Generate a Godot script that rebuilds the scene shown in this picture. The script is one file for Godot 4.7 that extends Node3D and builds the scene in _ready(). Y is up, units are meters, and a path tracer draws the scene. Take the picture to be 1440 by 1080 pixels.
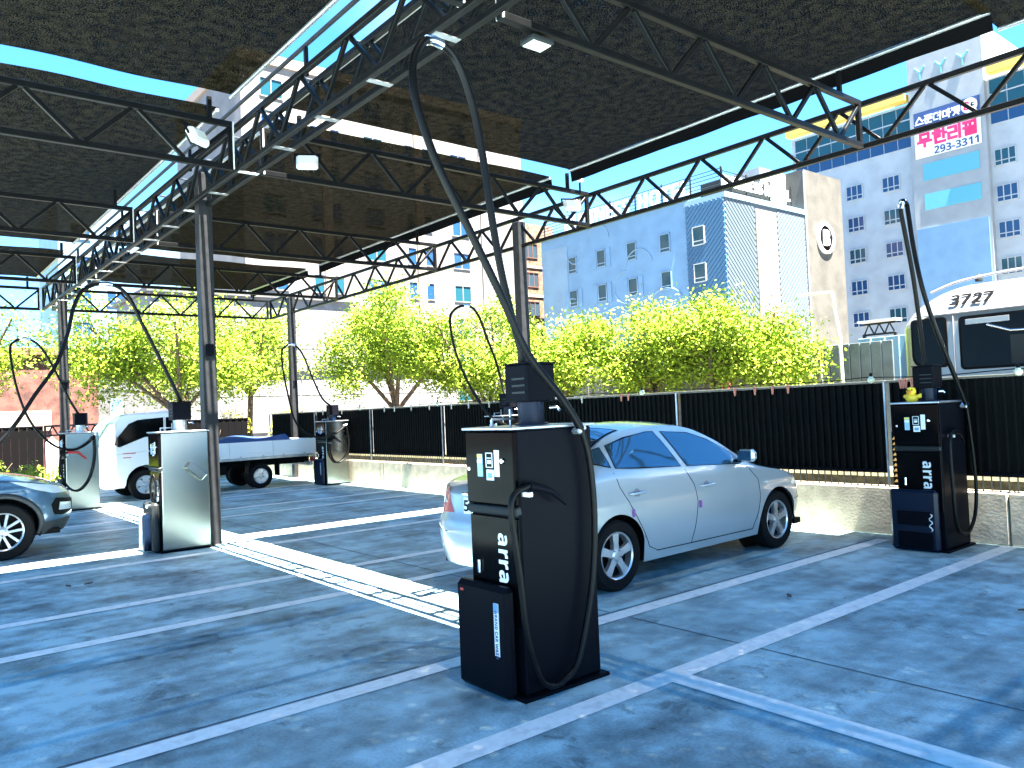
extends Node3D
# A self-service car-wash forecourt under shade-net sails: y up, metres. +X runs along the stall lines towards the street fence, -Z along the fence.

class MB:
	var v := PackedVector3Array()
	var n := PackedVector3Array()
	var c := PackedColorArray()
	var tint := Color(1, 1, 1)
	var colored := false
	func tri(a: Vector3, b: Vector3, d: Vector3, na: Vector3, nb: Vector3, nd: Vector3) -> void:
		var s := (b - a).cross(d - a).dot(na + nb + nd)
		v.append(a); n.append(na)
		if s > 0.0:
			v.append(d); n.append(nd); v.append(b); n.append(nb)
		else:
			v.append(b); n.append(nb); v.append(d); n.append(nd)
		if colored:
			c.append(tint); c.append(tint); c.append(tint)
	func quad(a: Vector3, b: Vector3, d: Vector3, e: Vector3, nn: Vector3) -> void:
		tri(a, b, d, nn, nn, nn); tri(a, d, e, nn, nn, nn)
	func quad_auto(a: Vector3, b: Vector3, d: Vector3, e: Vector3, out: Vector3) -> void:
		var k := (b - a).cross(d - a)
		if k.length() < 1e-12:
			k = (d - a).cross(e - a)
		k = k.normalized()
		if k.dot(out) < 0.0:
			k = -k
		quad(a, b, d, e, k)
	# box with chamfered edges; c centre, s size, b chamfer, m orientation
	func box(ce: Vector3, s: Vector3, b := 0.0, m := Basis.IDENTITY) -> void:
		var h := s * 0.5
		b = min(b, min(h.x, min(h.y, h.z)) * 0.9)
		for ax in 3:
			var u := (ax + 1) % 3
			var w := (ax + 2) % 3
			for sg in [-1.0, 1.0]:
				var q := []
				for k in [[-1, -1], [1, -1], [1, 1], [-1, 1]]:
					var p := Vector3.ZERO
					p[ax] = sg * h[ax]; p[u] = k[0] * (h[u] - b); p[w] = k[1] * (h[w] - b)
					q.append(ce + m * p)
				var nn := Vector3.ZERO
				nn[ax] = sg
				quad(q[0], q[1], q[2], q[3], m * nn)
		if b <= 0.0:
			return
		for ax in 3:
			var u := (ax + 1) % 3
			var w := (ax + 2) % 3
			for su in [-1.0, 1.0]:
				for sw in [-1.0, 1.0]:
					var q := []
					for k in [[-1, 0], [1, 0], [1, 1], [-1, 1]]:
						var p := Vector3.ZERO
						p[ax] = k[0] * (h[ax] - b)
						p[u] = su * (h[u] - (b if k[1] == 1 else 0.0))
						p[w] = sw * (h[w] - (0.0 if k[1] == 1 else b))
						q.append(ce + m * p)
					var nn := Vector3.ZERO
					nn[u] = su; nn[w] = sw
					quad(q[0], q[1], q[2], q[3], (m * nn).normalized())
		for sx in [-1.0, 1.0]:
			for sy in [-1.0, 1.0]:
				for sz in [-1.0, 1.0]:
					var sv := Vector3(sx, sy, sz)
					var nn := (m * sv).normalized()
					tri(ce + m * (Vector3(h.x, h.y - b, h.z - b) * sv), ce + m * (Vector3(h.x - b, h.y, h.z - b) * sv), ce + m * (Vector3(h.x - b, h.y - b, h.z) * sv), nn, nn, nn)
	# square bar between two points
	func bar(a: Vector3, b: Vector3, t: float, t2 := 0.0, up := Vector3.UP) -> void:
		var d := b - a
		var y := d.normalized()
		if absf(y.dot(up)) > 0.98:
			up = Vector3(0, 0, 1) if absf(y.z) < 0.9 else Vector3(1, 0, 0)
		var x := up.cross(y).normalized()
		var z := x.cross(y).normalized()
		box((a + b) * 0.5, Vector3(t, d.length(), t2 if t2 > 0.0 else t), minf(t, t2 if t2 > 0.0 else t) * 0.1, Basis(x, y, z))
	func tube(path: Array, r, sides := 8, caps := true) -> void:
		var m := path.size()
		var rings := []
		var norms := []
		var ref := Vector3.ZERO
		for i in m:
			var t: Vector3 = (path[mini(i + 1, m - 1)] - path[maxi(i - 1, 0)]).normalized()
			if i == 0:
				ref = t.cross(Vector3(0.31, 0.2, 0.93)).normalized()
			ref = (ref - t * ref.dot(t)).normalized()
			var bi := t.cross(ref)
			var rr: float = r[i] if r is Array else r
			var ring := []
			var nr := []
			for k in sides:
				var a := TAU * k / sides
				var nn := ref * cos(a) + bi * sin(a)
				ring.append(path[i] + nn * rr); nr.append(nn)
			rings.append(ring); norms.append(nr)
		for i in m - 1:
			for k in sides:
				var k2 := (k + 1) % sides
				tri(rings[i][k], rings[i + 1][k], rings[i + 1][k2], norms[i][k], norms[i + 1][k], norms[i + 1][k2])
				tri(rings[i][k], rings[i + 1][k2], rings[i][k2], norms[i][k], norms[i + 1][k2], norms[i][k2])
		if caps:
			for e in [0, m - 1]:
				var t: Vector3 = (path[0] - path[1]).normalized() if e == 0 else (path[m - 1] - path[m - 2]).normalized()
				for k in range(1, sides - 1):
					tri(rings[e][0], rings[e][k], rings[e][k + 1], t, t, t)
	# profile of [radius, height] turned about the Y of m, at o
	func lathe(o: Vector3, prof: Array, seg := 24, m := Basis.IDENTITY) -> void:
		for i in prof.size() - 1:
			var p: Vector2 = prof[i]
			var q: Vector2 = prof[i + 1]
			var d := q - p
			if d.length() < 1e-6:
				continue
			var n2 := Vector2(d.y, -d.x).normalized()
			for k in seg:
				var a := TAU * k / seg
				var b := TAU * (k + 1) / seg
				var ea := Vector3(cos(a), 0, sin(a))
				var eb := Vector3(cos(b), 0, sin(b))
				var na := m * (ea * n2.x + Vector3(0, n2.y, 0))
				var nb := m * (eb * n2.x + Vector3(0, n2.y, 0))
				var p0 := o + m * (ea * p.x + Vector3(0, p.y, 0))
				var p1 := o + m * (eb * p.x + Vector3(0, p.y, 0))
				var q0 := o + m * (ea * q.x + Vector3(0, q.y, 0))
				var q1 := o + m * (eb * q.x + Vector3(0, q.y, 0))
				if p.x > 1e-6:
					tri(p0, p1, q1, na, nb, nb)
				if q.x > 1e-6:
					tri(p0, q1, q0, na, nb, na)
	# polygon (x, y) pushed along z from z0 to z1, placed by o and m
	func prism(poly: Array, z0: float, z1: float, o := Vector3.ZERO, m := Basis.IDENTITY) -> void:
		var pv := PackedVector2Array(poly)
		var ix := Geometry2D.triangulate_polygon(pv)
		for s in [[z0, -1.0], [z1, 1.0]]:
			var nn := m * Vector3(0, 0, s[1] * signf(z1 - z0))
			for i in range(0, ix.size(), 3):
				tri(o + m * Vector3(pv[ix[i]].x, pv[ix[i]].y, s[0]), o + m * Vector3(pv[ix[i + 1]].x, pv[ix[i + 1]].y, s[0]), o + m * Vector3(pv[ix[i + 2]].x, pv[ix[i + 2]].y, s[0]), nn, nn, nn)
		var cw := 1.0 if Geometry2D.is_polygon_clockwise(pv) else -1.0
		for i in pv.size():
			var a := pv[i]
			var b := pv[(i + 1) % pv.size()]
			var e := (b - a).normalized()
			var nn := m * (Vector3(-e.y, e.x, 0) * cw)
			quad(o + m * Vector3(a.x, a.y, z0), o + m * Vector3(b.x, b.y, z0), o + m * Vector3(b.x, b.y, z1), o + m * Vector3(a.x, a.y, z1), nn)
	# smooth sheet through rows of points; out(p) gives a rough outward direction
	func sheet(rows: Array, out: Callable, closed := false) -> void:
		var nr := rows.size()
		var nc: int = rows[0].size()
		var nn := []
		for i in nr:
			var r := []
			for j in nc:
				var du: Vector3 = rows[mini(i + 1, nr - 1)][j] - rows[maxi(i - 1, 0)][j]
				var dv: Vector3 = rows[i][(j + 1) % nc if closed else mini(j + 1, nc - 1)] - rows[i][(j - 1 + nc) % nc if closed else maxi(j - 1, 0)]
				var k := du.cross(dv)
				var o: Vector3 = out.call(rows[i][j])
				if k.length() < 1e-10:
					k = o
				k = k.normalized()
				if k.dot(o) < 0.0:
					k = -k
				r.append(k)
			nn.append(r)
		for i in nr - 1:
			for j in (nc if closed else nc - 1):
				var j2 := (j + 1) % nc
				tri(rows[i][j], rows[i + 1][j], rows[i + 1][j2], nn[i][j], nn[i + 1][j], nn[i + 1][j2])
				tri(rows[i][j], rows[i + 1][j2], rows[i][j2], nn[i][j], nn[i + 1][j2], nn[i][j2])
	func mesh(material: Material) -> ArrayMesh:
		var a := []
		a.resize(Mesh.ARRAY_MAX)
		a[Mesh.ARRAY_VERTEX] = v
		a[Mesh.ARRAY_NORMAL] = n
		if colored:
			a[Mesh.ARRAY_COLOR] = c
		var am := ArrayMesh.new()
		am.add_surface_from_arrays(Mesh.PRIMITIVE_TRIANGLES, a)
		am.surface_set_material(0, material)
		return am

var M := {}
var used := {}
var rng := RandomNumberGenerator.new()
var hangul := {}

func numbered(called: String) -> String:
	var k: int = used.get(called, 0)
	used[called] = k + 1
	return called if k == 0 else "%s_%03d" % [called, k]

func meta(o: Node, label := "", category := "", group := "", kind := "") -> Node:
	if label: o.set_meta("label", label)
	if category: o.set_meta("category", category)
	if group: o.set_meta("group", group)
	if kind: o.set_meta("kind", kind)
	return o

func thing(called: String, label: String, category: String, at := Vector3.ZERO, turn := 0.0, group := "") -> Node3D:
	var o := Node3D.new()
	o.name = numbered(called)
	add_child(o)
	o.position = at
	o.rotation.y = turn
	meta(o, label, category, group)
	return o

func part(mb: MB, called: String, material: Material, parent: Node) -> MeshInstance3D:
	var o := MeshInstance3D.new()
	o.mesh = mb.mesh(material)
	o.name = numbered(called) if parent == self else called
	parent.add_child(o, true)
	return o

func part_mesh(ms: Mesh, called: String, parent: Node, at := Vector3.ZERO, bas := Basis.IDENTITY) -> MeshInstance3D:
	var o := MeshInstance3D.new()
	o.mesh = ms
	o.name = numbered(called) if parent == self else called
	parent.add_child(o, true)
	o.transform = Transform3D(bas, at)
	return o

func single(mb: MB, called: String, material: Material, label: String, category: String, group := "") -> MeshInstance3D:
	var o := part(mb, called, material, self)
	meta(o, label, category, group)
	return o

func struct(mb: MB, called: String, material: Material) -> MeshInstance3D:
	var o := part(mb, called, material, self)
	o.set_meta("kind", "structure")
	return o

func copy_of(o: Node3D, at: Vector3, label := "") -> Node3D:
	var d: Node3D = o.duplicate()
	var base := String(o.name)
	var rx := RegEx.new()
	rx.compile("_\\d\\d\\d$")
	base = rx.sub(base, "")
	d.name = numbered(base)
	add_child(d)
	d.position = at
	if label: d.set_meta("label", label)
	return d

func bx(ce: Vector3, s: Vector3, b := 0.0, m := Basis.IDENTITY) -> MB:
	var mb := MB.new()
	mb.box(ce, s, b, m)
	return mb

func lin(r: float, g: float, b: float, a := 1.0) -> Color:
	var k := Color(r, g, b).linear_to_srgb()
	k.a = a
	return k

func mat(called: String, col: Color, rough := 0.6, metal := 0.0, extra := {}) -> StandardMaterial3D:
	var m := StandardMaterial3D.new()
	m.resource_name = called
	m.albedo_color = col
	m.roughness = rough
	m.metallic = metal
	for k in extra:
		m.set(k, extra[k])
	M[called] = m
	return m

func noise_img(size: int, freq: float, oct: int, sd: int, type := FastNoiseLite.TYPE_SIMPLEX_SMOOTH, fractal := FastNoiseLite.FRACTAL_FBM, warp := 0.0) -> PackedByteArray:
	var f := FastNoiseLite.new()
	f.seed = sd
	f.noise_type = type
	f.frequency = freq
	f.fractal_type = fractal
	f.fractal_octaves = oct
	if warp > 0.0:
		f.domain_warp_enabled = true
		f.domain_warp_amplitude = warp
		f.domain_warp_frequency = freq * 2.0
	var im := f.get_seamless_image(size, size, false, false, 0.15)
	im.convert(Image.FORMAT_L8)
	return im.get_data()

func tex_from(size: int, data: PackedByteArray, fmt: int) -> ImageTexture:
	var im := Image.create_from_data(size, size, false, fmt, data)
	im.generate_mipmaps()
	return ImageTexture.create_from_image(im)

func path_curve(pts: Array, step := 0.05) -> Array:
	var cv := Curve3D.new()
	cv.bake_interval = step
	for i in pts.size():
		var t: Vector3 = (pts[mini(i + 1, pts.size() - 1)] - pts[maxi(i - 1, 0)]) * (1.0 / 6.0)
		if i == 0 or i == pts.size() - 1:
			t *= 1.0
		cv.add_point(pts[i], -t, t)
	var out := []
	for p in cv.get_baked_points():
		out.append(p)
	return out

func text_mesh(s: String, size: float, depth: float, material: Material, bold := true, face := "Droid Sans") -> TextMesh:
	var f := SystemFont.new()
	f.font_names = PackedStringArray([face])
	f.font_weight = 700 if bold else 400
	var t := TextMesh.new()
	t.font = f
	t.text = s
	t.font_size = 48
	t.pixel_size = size / 48.0
	t.depth = depth
	t.curve_step = 1.0
	t.material = material
	return t

# Hangul letters as strokes in a unit square
func hangul_strokes() -> void:
	var mieum := func(x0, y0, x1, y1): return [[x0, y0, x1, y0], [x1, y0, x1, y1], [x1, y1, x0, y1], [x0, y1, x0, y0]]
	var rieul := func(x0, y0, x1, y1):
		var ym: float = (y0 + y1) * 0.5
		return [[x0, y1, x1, y1], [x1, y1, x1, ym], [x1, ym, x0, ym], [x0, ym, x0, y0], [x0, y0, x1, y0]]
	hangul["무"] = mieum.call(0.2, 0.55, 0.8, 0.95) + [[0.02, 0.36, 0.98, 0.36], [0.5, 0.36, 0.5, 0.0]]
	hangul["한"] = [[0.22, 0.97, 0.5, 0.97], [0.05, 0.83, 0.65, 0.83]] + mieum.call(0.2, 0.47, 0.52, 0.68) + [[0.8, 0.98, 0.8, 0.32], [0.8, 0.65, 0.98, 0.65], [0.22, 0.32, 0.22, 0.04], [0.22, 0.04, 0.88, 0.04]]
	hangul["리"] = rieul.call(0.08, 0.1, 0.6, 0.92) + [[0.86, 0.98, 0.86, 0.0]]
	hangul["필"] = [[0.06, 0.94, 0.66, 0.94], [0.06, 0.54, 0.68, 0.54], [0.22, 0.94, 0.22, 0.54], [0.5, 0.94, 0.5, 0.54], [0.86, 0.98, 0.86, 0.46]] + rieul.call(0.2, 0.03, 0.86, 0.38)
	hangul["스"] = [[0.5, 0.95, 0.12, 0.4], [0.5, 0.95, 0.88, 0.4], [0.02, 0.12, 0.98, 0.12]]
	hangul["푼"] = [[0.12, 0.96, 0.88, 0.96], [0.12, 0.66, 0.88, 0.66], [0.33, 0.96, 0.33, 0.66], [0.67, 0.96, 0.67, 0.66], [0.02, 0.48, 0.98, 0.48], [0.5, 0.48, 0.5, 0.3], [0.18, 0.3, 0.18, 0.03], [0.18, 0.03, 0.86, 0.03]]
	hangul["더"] = [[0.08, 0.9, 0.55, 0.9], [0.08, 0.9, 0.08, 0.15], [0.08, 0.15, 0.58, 0.15], [0.85, 0.98, 0.85, 0.0], [0.58, 0.55, 0.85, 0.55]]
	hangul["마"] = mieum.call(0.08, 0.2, 0.55, 0.85) + [[0.78, 0.98, 0.78, 0.0], [0.78, 0.5, 0.98, 0.5]]
	hangul["켓"] = [[0.05, 0.92, 0.45, 0.92], [0.45, 0.92, 0.38, 0.45], [0.08, 0.7, 0.42, 0.7], [0.68, 0.98, 0.68, 0.36], [0.52, 0.66, 0.68, 0.66], [0.9, 0.98, 0.9, 0.36], [0.5, 0.34, 0.2, 0.02], [0.5, 0.34, 0.82, 0.02]]

func write_hangul(mb: MB, s: String, o: Vector3, size: float, gap: float, w: float, depth: float, m: Basis) -> void:
	var x := 0.0
	var lift := 0.0
	for ch in s:
		if hangul.has(ch):
			for st in hangul[ch]:
				lift = fmod(lift + 0.004, 0.05)
				var a := Vector2(x + st[0] * size, st[1] * size)
				var b := Vector2(x + st[2] * size, st[3] * size)
				var d := (b - a).normalized()
				a -= d * w * 0.45; b += d * w * 0.45
				var p := Vector2(-d.y, d.x) * w * 0.5
				mb.prism([a + p, b + p, b - p, a - p], 0.0, depth + lift, o, m)
		x += size + gap

func set_camera_and_light() -> void:
	var cam := Camera3D.new()
	cam.name = "camera"
	add_child(cam)
	cam.position = Vector3(0, 1.66, 0)
	cam.rotation_degrees = Vector3(1.809, -39.2986, -2.3853)
	cam.fov = 51.84
	cam.near = 0.05
	cam.far = 600.0
	cam.current = true
	var sky_mat := ProceduralSkyMaterial.new()
	sky_mat.sky_top_color = lin(0.0075, 0.040, 0.105)
	sky_mat.sky_horizon_color = lin(0.075, 0.17, 0.27)
	sky_mat.sky_curve = 0.12
	sky_mat.ground_bottom_color = lin(0.12, 0.13, 0.13)
	sky_mat.ground_horizon_color = lin(0.3, 0.36, 0.42)
	sky_mat.sun_angle_max = 12.0
	sky_mat.sky_cover = cloud_cover()
	sky_mat.sky_cover_modulate = Color(1, 1, 1, 1)
	var sky := Sky.new()
	sky.sky_material = sky_mat
	var env := Environment.new()
	env.background_mode = Environment.BG_SKY
	env.sky = sky
	env.background_energy_multiplier = 1.0
	env.tonemap_mode = Environment.TONE_MAPPER_LINEAR
	env.tonemap_exposure = 19.0
	env.sdfgi_enabled = true
	env.ssao_enabled = true
	env.ssil_enabled = true
	var we := WorldEnvironment.new()
	we.name = "environment"
	we.environment = env
	add_child(we)
	var sun := DirectionalLight3D.new()
	sun.name = "sun"
	add_child(sun)
	var d := Vector3(0.028, -1.0, -0.358).normalized()   # read from the shadows of the trusses on the floor
	sun.look_at_from_position(Vector3.ZERO, d, Vector3(0, 0, -1))
	sun.light_energy = 1.6
	sun.light_angular_distance = 0.5
	sun.light_color = Color(1.0, 0.965, 0.91)
	sun.shadow_enabled = true

func cloud_cover() -> ImageTexture:
	# thin broken fair-weather clouds, all round the sky
	var w := 512
	var h := 256
	var f := FastNoiseLite.new()
	f.seed = 11
	f.frequency = 0.9
	f.fractal_octaves = 5
	var im := Image.create(w, h, false, Image.FORMAT_RGBA8)
	for y in h:
		var el := (0.5 - (y + 0.5) / h) * PI
		for x in w:
			var az := (x + 0.5) / w * TAU
			if el <= 0.02:
				im.set_pixel(x, y, Color(0, 0, 0, 0))
				continue
			var dirv := Vector3(cos(el) * sin(az), sin(el), cos(el) * cos(az))
			var p := dirv * (1.0 / (dirv.y + 0.18)) * 1.6
			var k := f.get_noise_3d(p.x, 0.0, p.z)
			k = clampf((k - 0.20) * 2.6, 0.0, 1.0)
			im.set_pixel(x, y, Color(0.34, 0.32, 0.28, k * 0.32))
	return ImageTexture.create_from_image(im)

func make_materials() -> void:
	# concrete floor: cloudy trowelled slab, tyre streaks, hairline cracks, stains
	var S := 1536
	var a := noise_img(S, 0.006, 5, 3)
	var b := noise_img(S, 0.03, 4, 8)
	var cr := noise_img(S, 0.0085, 3, 21, FastNoiseLite.TYPE_SIMPLEX_SMOOTH, FastNoiseLite.FRACTAL_RIDGED, 60.0)
	var mk := noise_img(S, 0.009, 3, 33)
	# tyre and trowel streaks, drawn out along x
	var sf := FastNoiseLite.new()
	sf.seed = 44
	sf.frequency = 0.02
	sf.fractal_octaves = 4
	var sim := sf.get_seamless_image(S / 6, S, false, false, 0.15)
	sim.convert(Image.FORMAT_L8)
	sim.resize(S, S, Image.INTERPOLATE_CUBIC)
	var st := sim.get_data()
	var gr := noise_img(S, 0.25, 2, 5)
	var data := PackedByteArray()
	data.resize(S * S * 3)
	for y in S:
		for x in S:
			var i := y * S + x
			var sx := st[i]
			var k := 0.83 + (a[i] - 128) * 0.0020 + (b[i] - 128) * 0.0010 + (gr[i] - 128) * 0.0007 + (sx - 128) * 0.0011
			var c := cr[i] / 255.0
			var msk := clampf((mk[i] - 118) / 40.0, 0.0, 1.0)
			if c > 0.80:
				k -= minf((c - 0.80) * 2.0, 0.20) * msk
			var blot := mk[(i * 1 + 7919 * 37) % (S * S)]
			if blot > 168:
				k -= (blot - 168) * 0.0016
			k = clampf(k, 0.2, 1.0)
			data[i * 3] = int(k * 240.0)
			data[i * 3 + 1] = int(clampf(k * 1.01, 0.0, 1.0) * 246.0)
			data[i * 3 + 2] = int(clampf(k * 1.02, 0.0, 1.0) * 250.0)
	var floor_tex := tex_from(S, data, Image.FORMAT_RGB8)
	# fine relief for mineral surfaces
	var NS := 512
	var g1 := noise_img(NS, 0.09, 4, 91)
	var gim := Image.create_from_data(NS, NS, false, Image.FORMAT_L8, g1)
	gim.convert(Image.FORMAT_RGBA8)
	gim.bump_map_to_normal_map(3.0)
	gim.generate_mipmaps()
	var grit := ImageTexture.create_from_image(gim)
	# blotchy wear for walls, asphalt, metal
	var w1 := noise_img(NS, 0.012, 5, 61)
	var w2 := noise_img(NS, 0.08, 3, 62)
	var wd := PackedByteArray()
	wd.resize(NS * NS * 3)
	for i in NS * NS:
		var k := clampf(0.84 + (w1[i] - 128) * 0.0028 + (w2[i] - 128) * 0.0013, 0.0, 1.0)
		wd[i * 3] = int(k * 252.0); wd[i * 3 + 1] = int(k * 250.0); wd[i * 3 + 2] = int(k * 246.0)
	var wear := tex_from(NS, wd, Image.FORMAT_RGB8)
	# soft wear, for paint and sheet metal
	var pd := PackedByteArray()
	pd.resize(NS * NS * 3)
	for i in NS * NS:
		var k := clampf(0.95 + (w1[i] - 128) * 0.0010 + (w2[i] - 128) * 0.0004, 0.0, 1.0)
		pd[i * 3] = int(k * 254.0); pd[i * 3 + 1] = int(k * 254.0); pd[i * 3 + 2] = int(k * 254.0)
	var soft := tex_from(NS, pd, Image.FORMAT_RGB8)
	# very faint mottling, for far walls
	var fd := PackedByteArray()
	fd.resize(NS * NS * 3)
	for i in NS * NS:
		var k := clampf(0.97 + (w1[i] - 128) * 0.0004, 0.0, 1.0)
		fd[i * 3] = int(k * 254.0); fd[i * 3 + 1] = int(k * 254.0); fd[i * 3 + 2] = int(k * 254.0)
	var faint := tex_from(NS, fd, Image.FORMAT_RGB8)
	# worn road paint: scuffs let the concrete tone through
	var md := PackedByteArray()
	md.resize(NS * NS * 3)
	var w3 := noise_img(NS, 0.035, 4, 71)
	for i in NS * NS:
		var k := 0.96 + (w2[i] - 128) * 0.0003
		if w3[i] > 150:
			k -= minf((w3[i] - 150) * 0.0016, 0.06)
		k = clampf(k, 0.3, 1.0)
		md[i * 3] = int(k * 252.0); md[i * 3 + 1] = int(k * 253.0); md[i * 3 + 2] = int(k * 254.0)
	var scuff := tex_from(NS, md, Image.FORMAT_RGB8)
	# knitted shade net: threads with open meshes between them
	var T := 1024
	var t1 := noise_img(T, 0.17, 3, 101)
	var t2 := noise_img(T, 0.02, 4, 102)
	var sd := PackedByteArray()
	sd.resize(T * T * 4)
	rng.seed = 77
	var pin := PackedByteArray()
	pin.resize(T * T)
	for q in 230:
		var qx := rng.randi_range(2, T - 4)
		var qy := rng.randi_range(2, T - 4)
		for ox in 3:
			for oy in rng.randi_range(1, 3):
				pin[(qy + oy) * T + qx + ox] = 1
	for y in T:
		var row := 0.92 + 0.08 * sin(y * TAU / 8.0)
		for x in T:
			var i := y * T + x
			var k := clampf(row * (0.55 + (t1[i] - 128) * 0.0085 + (t2[i] - 128) * 0.0024), 0.04, 1.0)
			var al := 1.0 - 0.0035 - 0.006 * pow(clampf((t1[((y * 3) % T) * T + x] - 80) / 110.0, 0.0, 1.0), 2.0)
			if pin[i] == 1:
				al = 0.72
			sd[i * 4] = int(k * 235.0); sd[i * 4 + 1] = int(k * 228.0); sd[i * 4 + 2] = int(k * 210.0)
			sd[i * 4 + 3] = int(clampf(al, 0.0, 1.0) * 255.0)
	var net := tex_from(T, sd, Image.FORMAT_RGBA8)
	var tri := func(t, sc, more := {}): return {"albedo_texture": t, "uv1_triplanar": true, "uv1_scale": Vector3(sc, sc, sc)}.merged(more)
	var rough := {"normal_enabled": true, "normal_texture": grit, "normal_scale": 0.07}
	mat("floor", lin(0.43, 0.62, 0.65), 0.55, 0.0, tri.call(floor_tex, 1.0 / 9.0))
	mat("street", lin(0.164, 0.164, 0.1599), 0.85, 0.0, tri.call(wear, 0.15))
	mat("line_paint", lin(0.86, 0.90, 0.88), 0.5, 0.0, tri.call(scuff, 0.35))
	mat("joint", lin(0.05, 0.08, 0.11), 0.8)
	mat("concrete", lin(0.4592, 0.3854, 0.2788), 0.85, 0.0, tri.call(soft, 0.5, rough))
	mat("stain", lin(0.20, 0.15, 0.09), 0.9)
	mat("net", lin(0.046, 0.039, 0.028), 0.9, 0.0, {"albedo_texture": net, "uv1_triplanar": true, "uv1_scale": Vector3(0.3, 0.3, 0.3), "transparency": BaseMaterial3D.TRANSPARENCY_ALPHA, "metallic_specular": 0.03, "backlight": Color(0.9, 0.80, 0.62), "cull_mode": BaseMaterial3D.CULL_DISABLED})
	mat("valance", lin(0.004, 0.004, 0.0045), 0.95, 0.0, {"metallic_specular": 0.1})
	mat("black_steel", lin(0.005, 0.0055, 0.006), 0.4, 0.0, tri.call(soft, 0.8, {"metallic_specular": 0.22}))
	mat("post_grey", lin(0.022, 0.023, 0.025), 0.38, 0.0, tri.call(soft, 0.8, {"metallic_specular": 0.2}))
	mat("galv", lin(0.52, 0.54, 0.56), 0.35, 0.85, tri.call(soft, 0.7))
	mat("white_paint", lin(0.74, 0.74, 0.73), 0.45, 0.0, tri.call(soft, 0.5))
	mat("lamp_glass", lin(0.72, 0.74, 0.66), 0.12, 0.0)
	mat("gloss_black", lin(0.002, 0.002, 0.0026), 0.1, 0.0, {"metallic_specular": 0.12})
	mat("satin_black", lin(0.004, 0.0045, 0.007), 0.38, 0.0, {"metallic_specular": 0.12})
	mat("dark_grey", lin(0.018, 0.021, 0.022), 0.45, 0.0, {"metallic_specular": 0.3})
	mat("rubber", lin(0.003, 0.003, 0.0033), 0.38, 0.0, {"metallic_specular": 0.25})
	mat("navy", lin(0.003, 0.009, 0.024), 0.3, 0.0, {"metallic_specular": 0.3})
	mat("steel", lin(0.26, 0.275, 0.255), 0.2, 1.0)
	mat("chrome", lin(0.75, 0.76, 0.78), 0.12, 1.0)
	mat("sticker_white", lin(0.72, 0.75, 0.77), 0.4)
	mat("sticker_blue", lin(0.10, 0.28, 0.62), 0.4)
	mat("sticker_pale", lin(0.25, 0.50, 0.75), 0.4)
	mat("sticker_yellow", lin(0.72, 0.60, 0.10), 0.4)
	mat("amber", lin(0.75, 0.42, 0.12), 0.4)
	mat("red", lin(0.50, 0.02, 0.02), 0.35)
	mat("fence_sheet", lin(0.0035, 0.004, 0.004), 0.6, 0.0, tri.call(soft, 0.6, {"metallic_specular": 0.2}))
	mat("fence_rail", lin(0.11, 0.11, 0.09), 0.5, 0.2)
	mat("peg", lin(0.62, 0.22, 0.14), 0.55)
	mat("peg_pale", lin(0.62, 0.56, 0.45), 0.55)
	mat("bulb", lin(0.70, 0.70, 0.50), 0.25)
	mat("car_silver", lin(0.42, 0.47, 0.50), 0.32, 0.45, {"clearcoat_enabled": true, "clearcoat": 1.0, "clearcoat_roughness": 0.04})
	mat("car_slate", lin(0.05, 0.105, 0.17), 0.34, 0.45, {"clearcoat_enabled": true, "clearcoat": 1.0, "clearcoat_roughness": 0.05})
	mat("car_white", lin(0.76, 0.76, 0.75), 0.35, 0.0, {"clearcoat_enabled": true, "clearcoat": 0.6, "clearcoat_roughness": 0.08})
	mat("film_glass", lin(0.08, 0.17, 0.24), 0.05, 0.75)
	mat("dark_glass", lin(0.002, 0.0025, 0.003), 0.06, 0.0, {"metallic_specular": 0.2})
	mat("pale_glass", lin(0.22, 0.36, 0.38), 0.08, 0.4)
	mat("seal", lin(0.003, 0.003, 0.0032), 0.6, 0.0, {"metallic_specular": 0.2})
	mat("tyre", lin(0.006, 0.006, 0.0065), 0.8, 0.0, {"metallic_specular": 0.25})
	mat("alloy", lin(0.58, 0.59, 0.60), 0.28, 0.75)
	mat("cladding", lin(0.014, 0.018, 0.022), 0.6)
	mat("lamp_clear", lin(0.62, 0.66, 0.66), 0.1, 0.3)
	mat("tail_red", lin(0.42, 0.015, 0.012), 0.15, 0.0, {"clearcoat_enabled": true, "clearcoat": 1.0})
	mat("tarp", lin(0.015, 0.05, 0.16), 0.55)
	mat("purple", lin(0.22, 0.06, 0.30), 0.5)
	mat("bark", lin(0.16, 0.115, 0.075), 0.9, 0.0, tri.call(wear, 1.2, rough))
	mat("leaf", Color(1, 1, 1), 0.6, 0.0, {"metallic_specular": 0.25, "vertex_color_use_as_albedo": true, "backlight": Color(0.75, 0.9, 0.35), "cull_mode": BaseMaterial3D.CULL_DISABLED})
	mat("facade_blue", lin(0.1353, 0.2706, 0.4149), 0.7, 0.0, tri.call(faint, 0.08))
	mat("facade_light", lin(0.1722, 0.2952, 0.41), 0.7, 0.0, tri.call(faint, 0.08))
	mat("teal_clad", lin(0.0246, 0.0902, 0.1722), 0.5)
	mat("slate_clad", lin(0.0574, 0.0779, 0.0943), 0.5)
	mat("tower_grey", lin(0.064, 0.0623, 0.0541), 0.7, 0.0, tri.call(soft, 0.08))
	mat("cream", lin(0.1394, 0.1271, 0.1066), 0.7)
	mat("tile_white", lin(0.3382, 0.3792, 0.3997), 0.6, 0.0, tri.call(faint, 0.08))
	mat("tile_grey", lin(0.2558, 0.2854, 0.2952), 0.6, 0.0, tri.call(faint, 0.08))
	mat("window_blue", lin(0.012, 0.045, 0.12), 0.08, 0.0)
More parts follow.
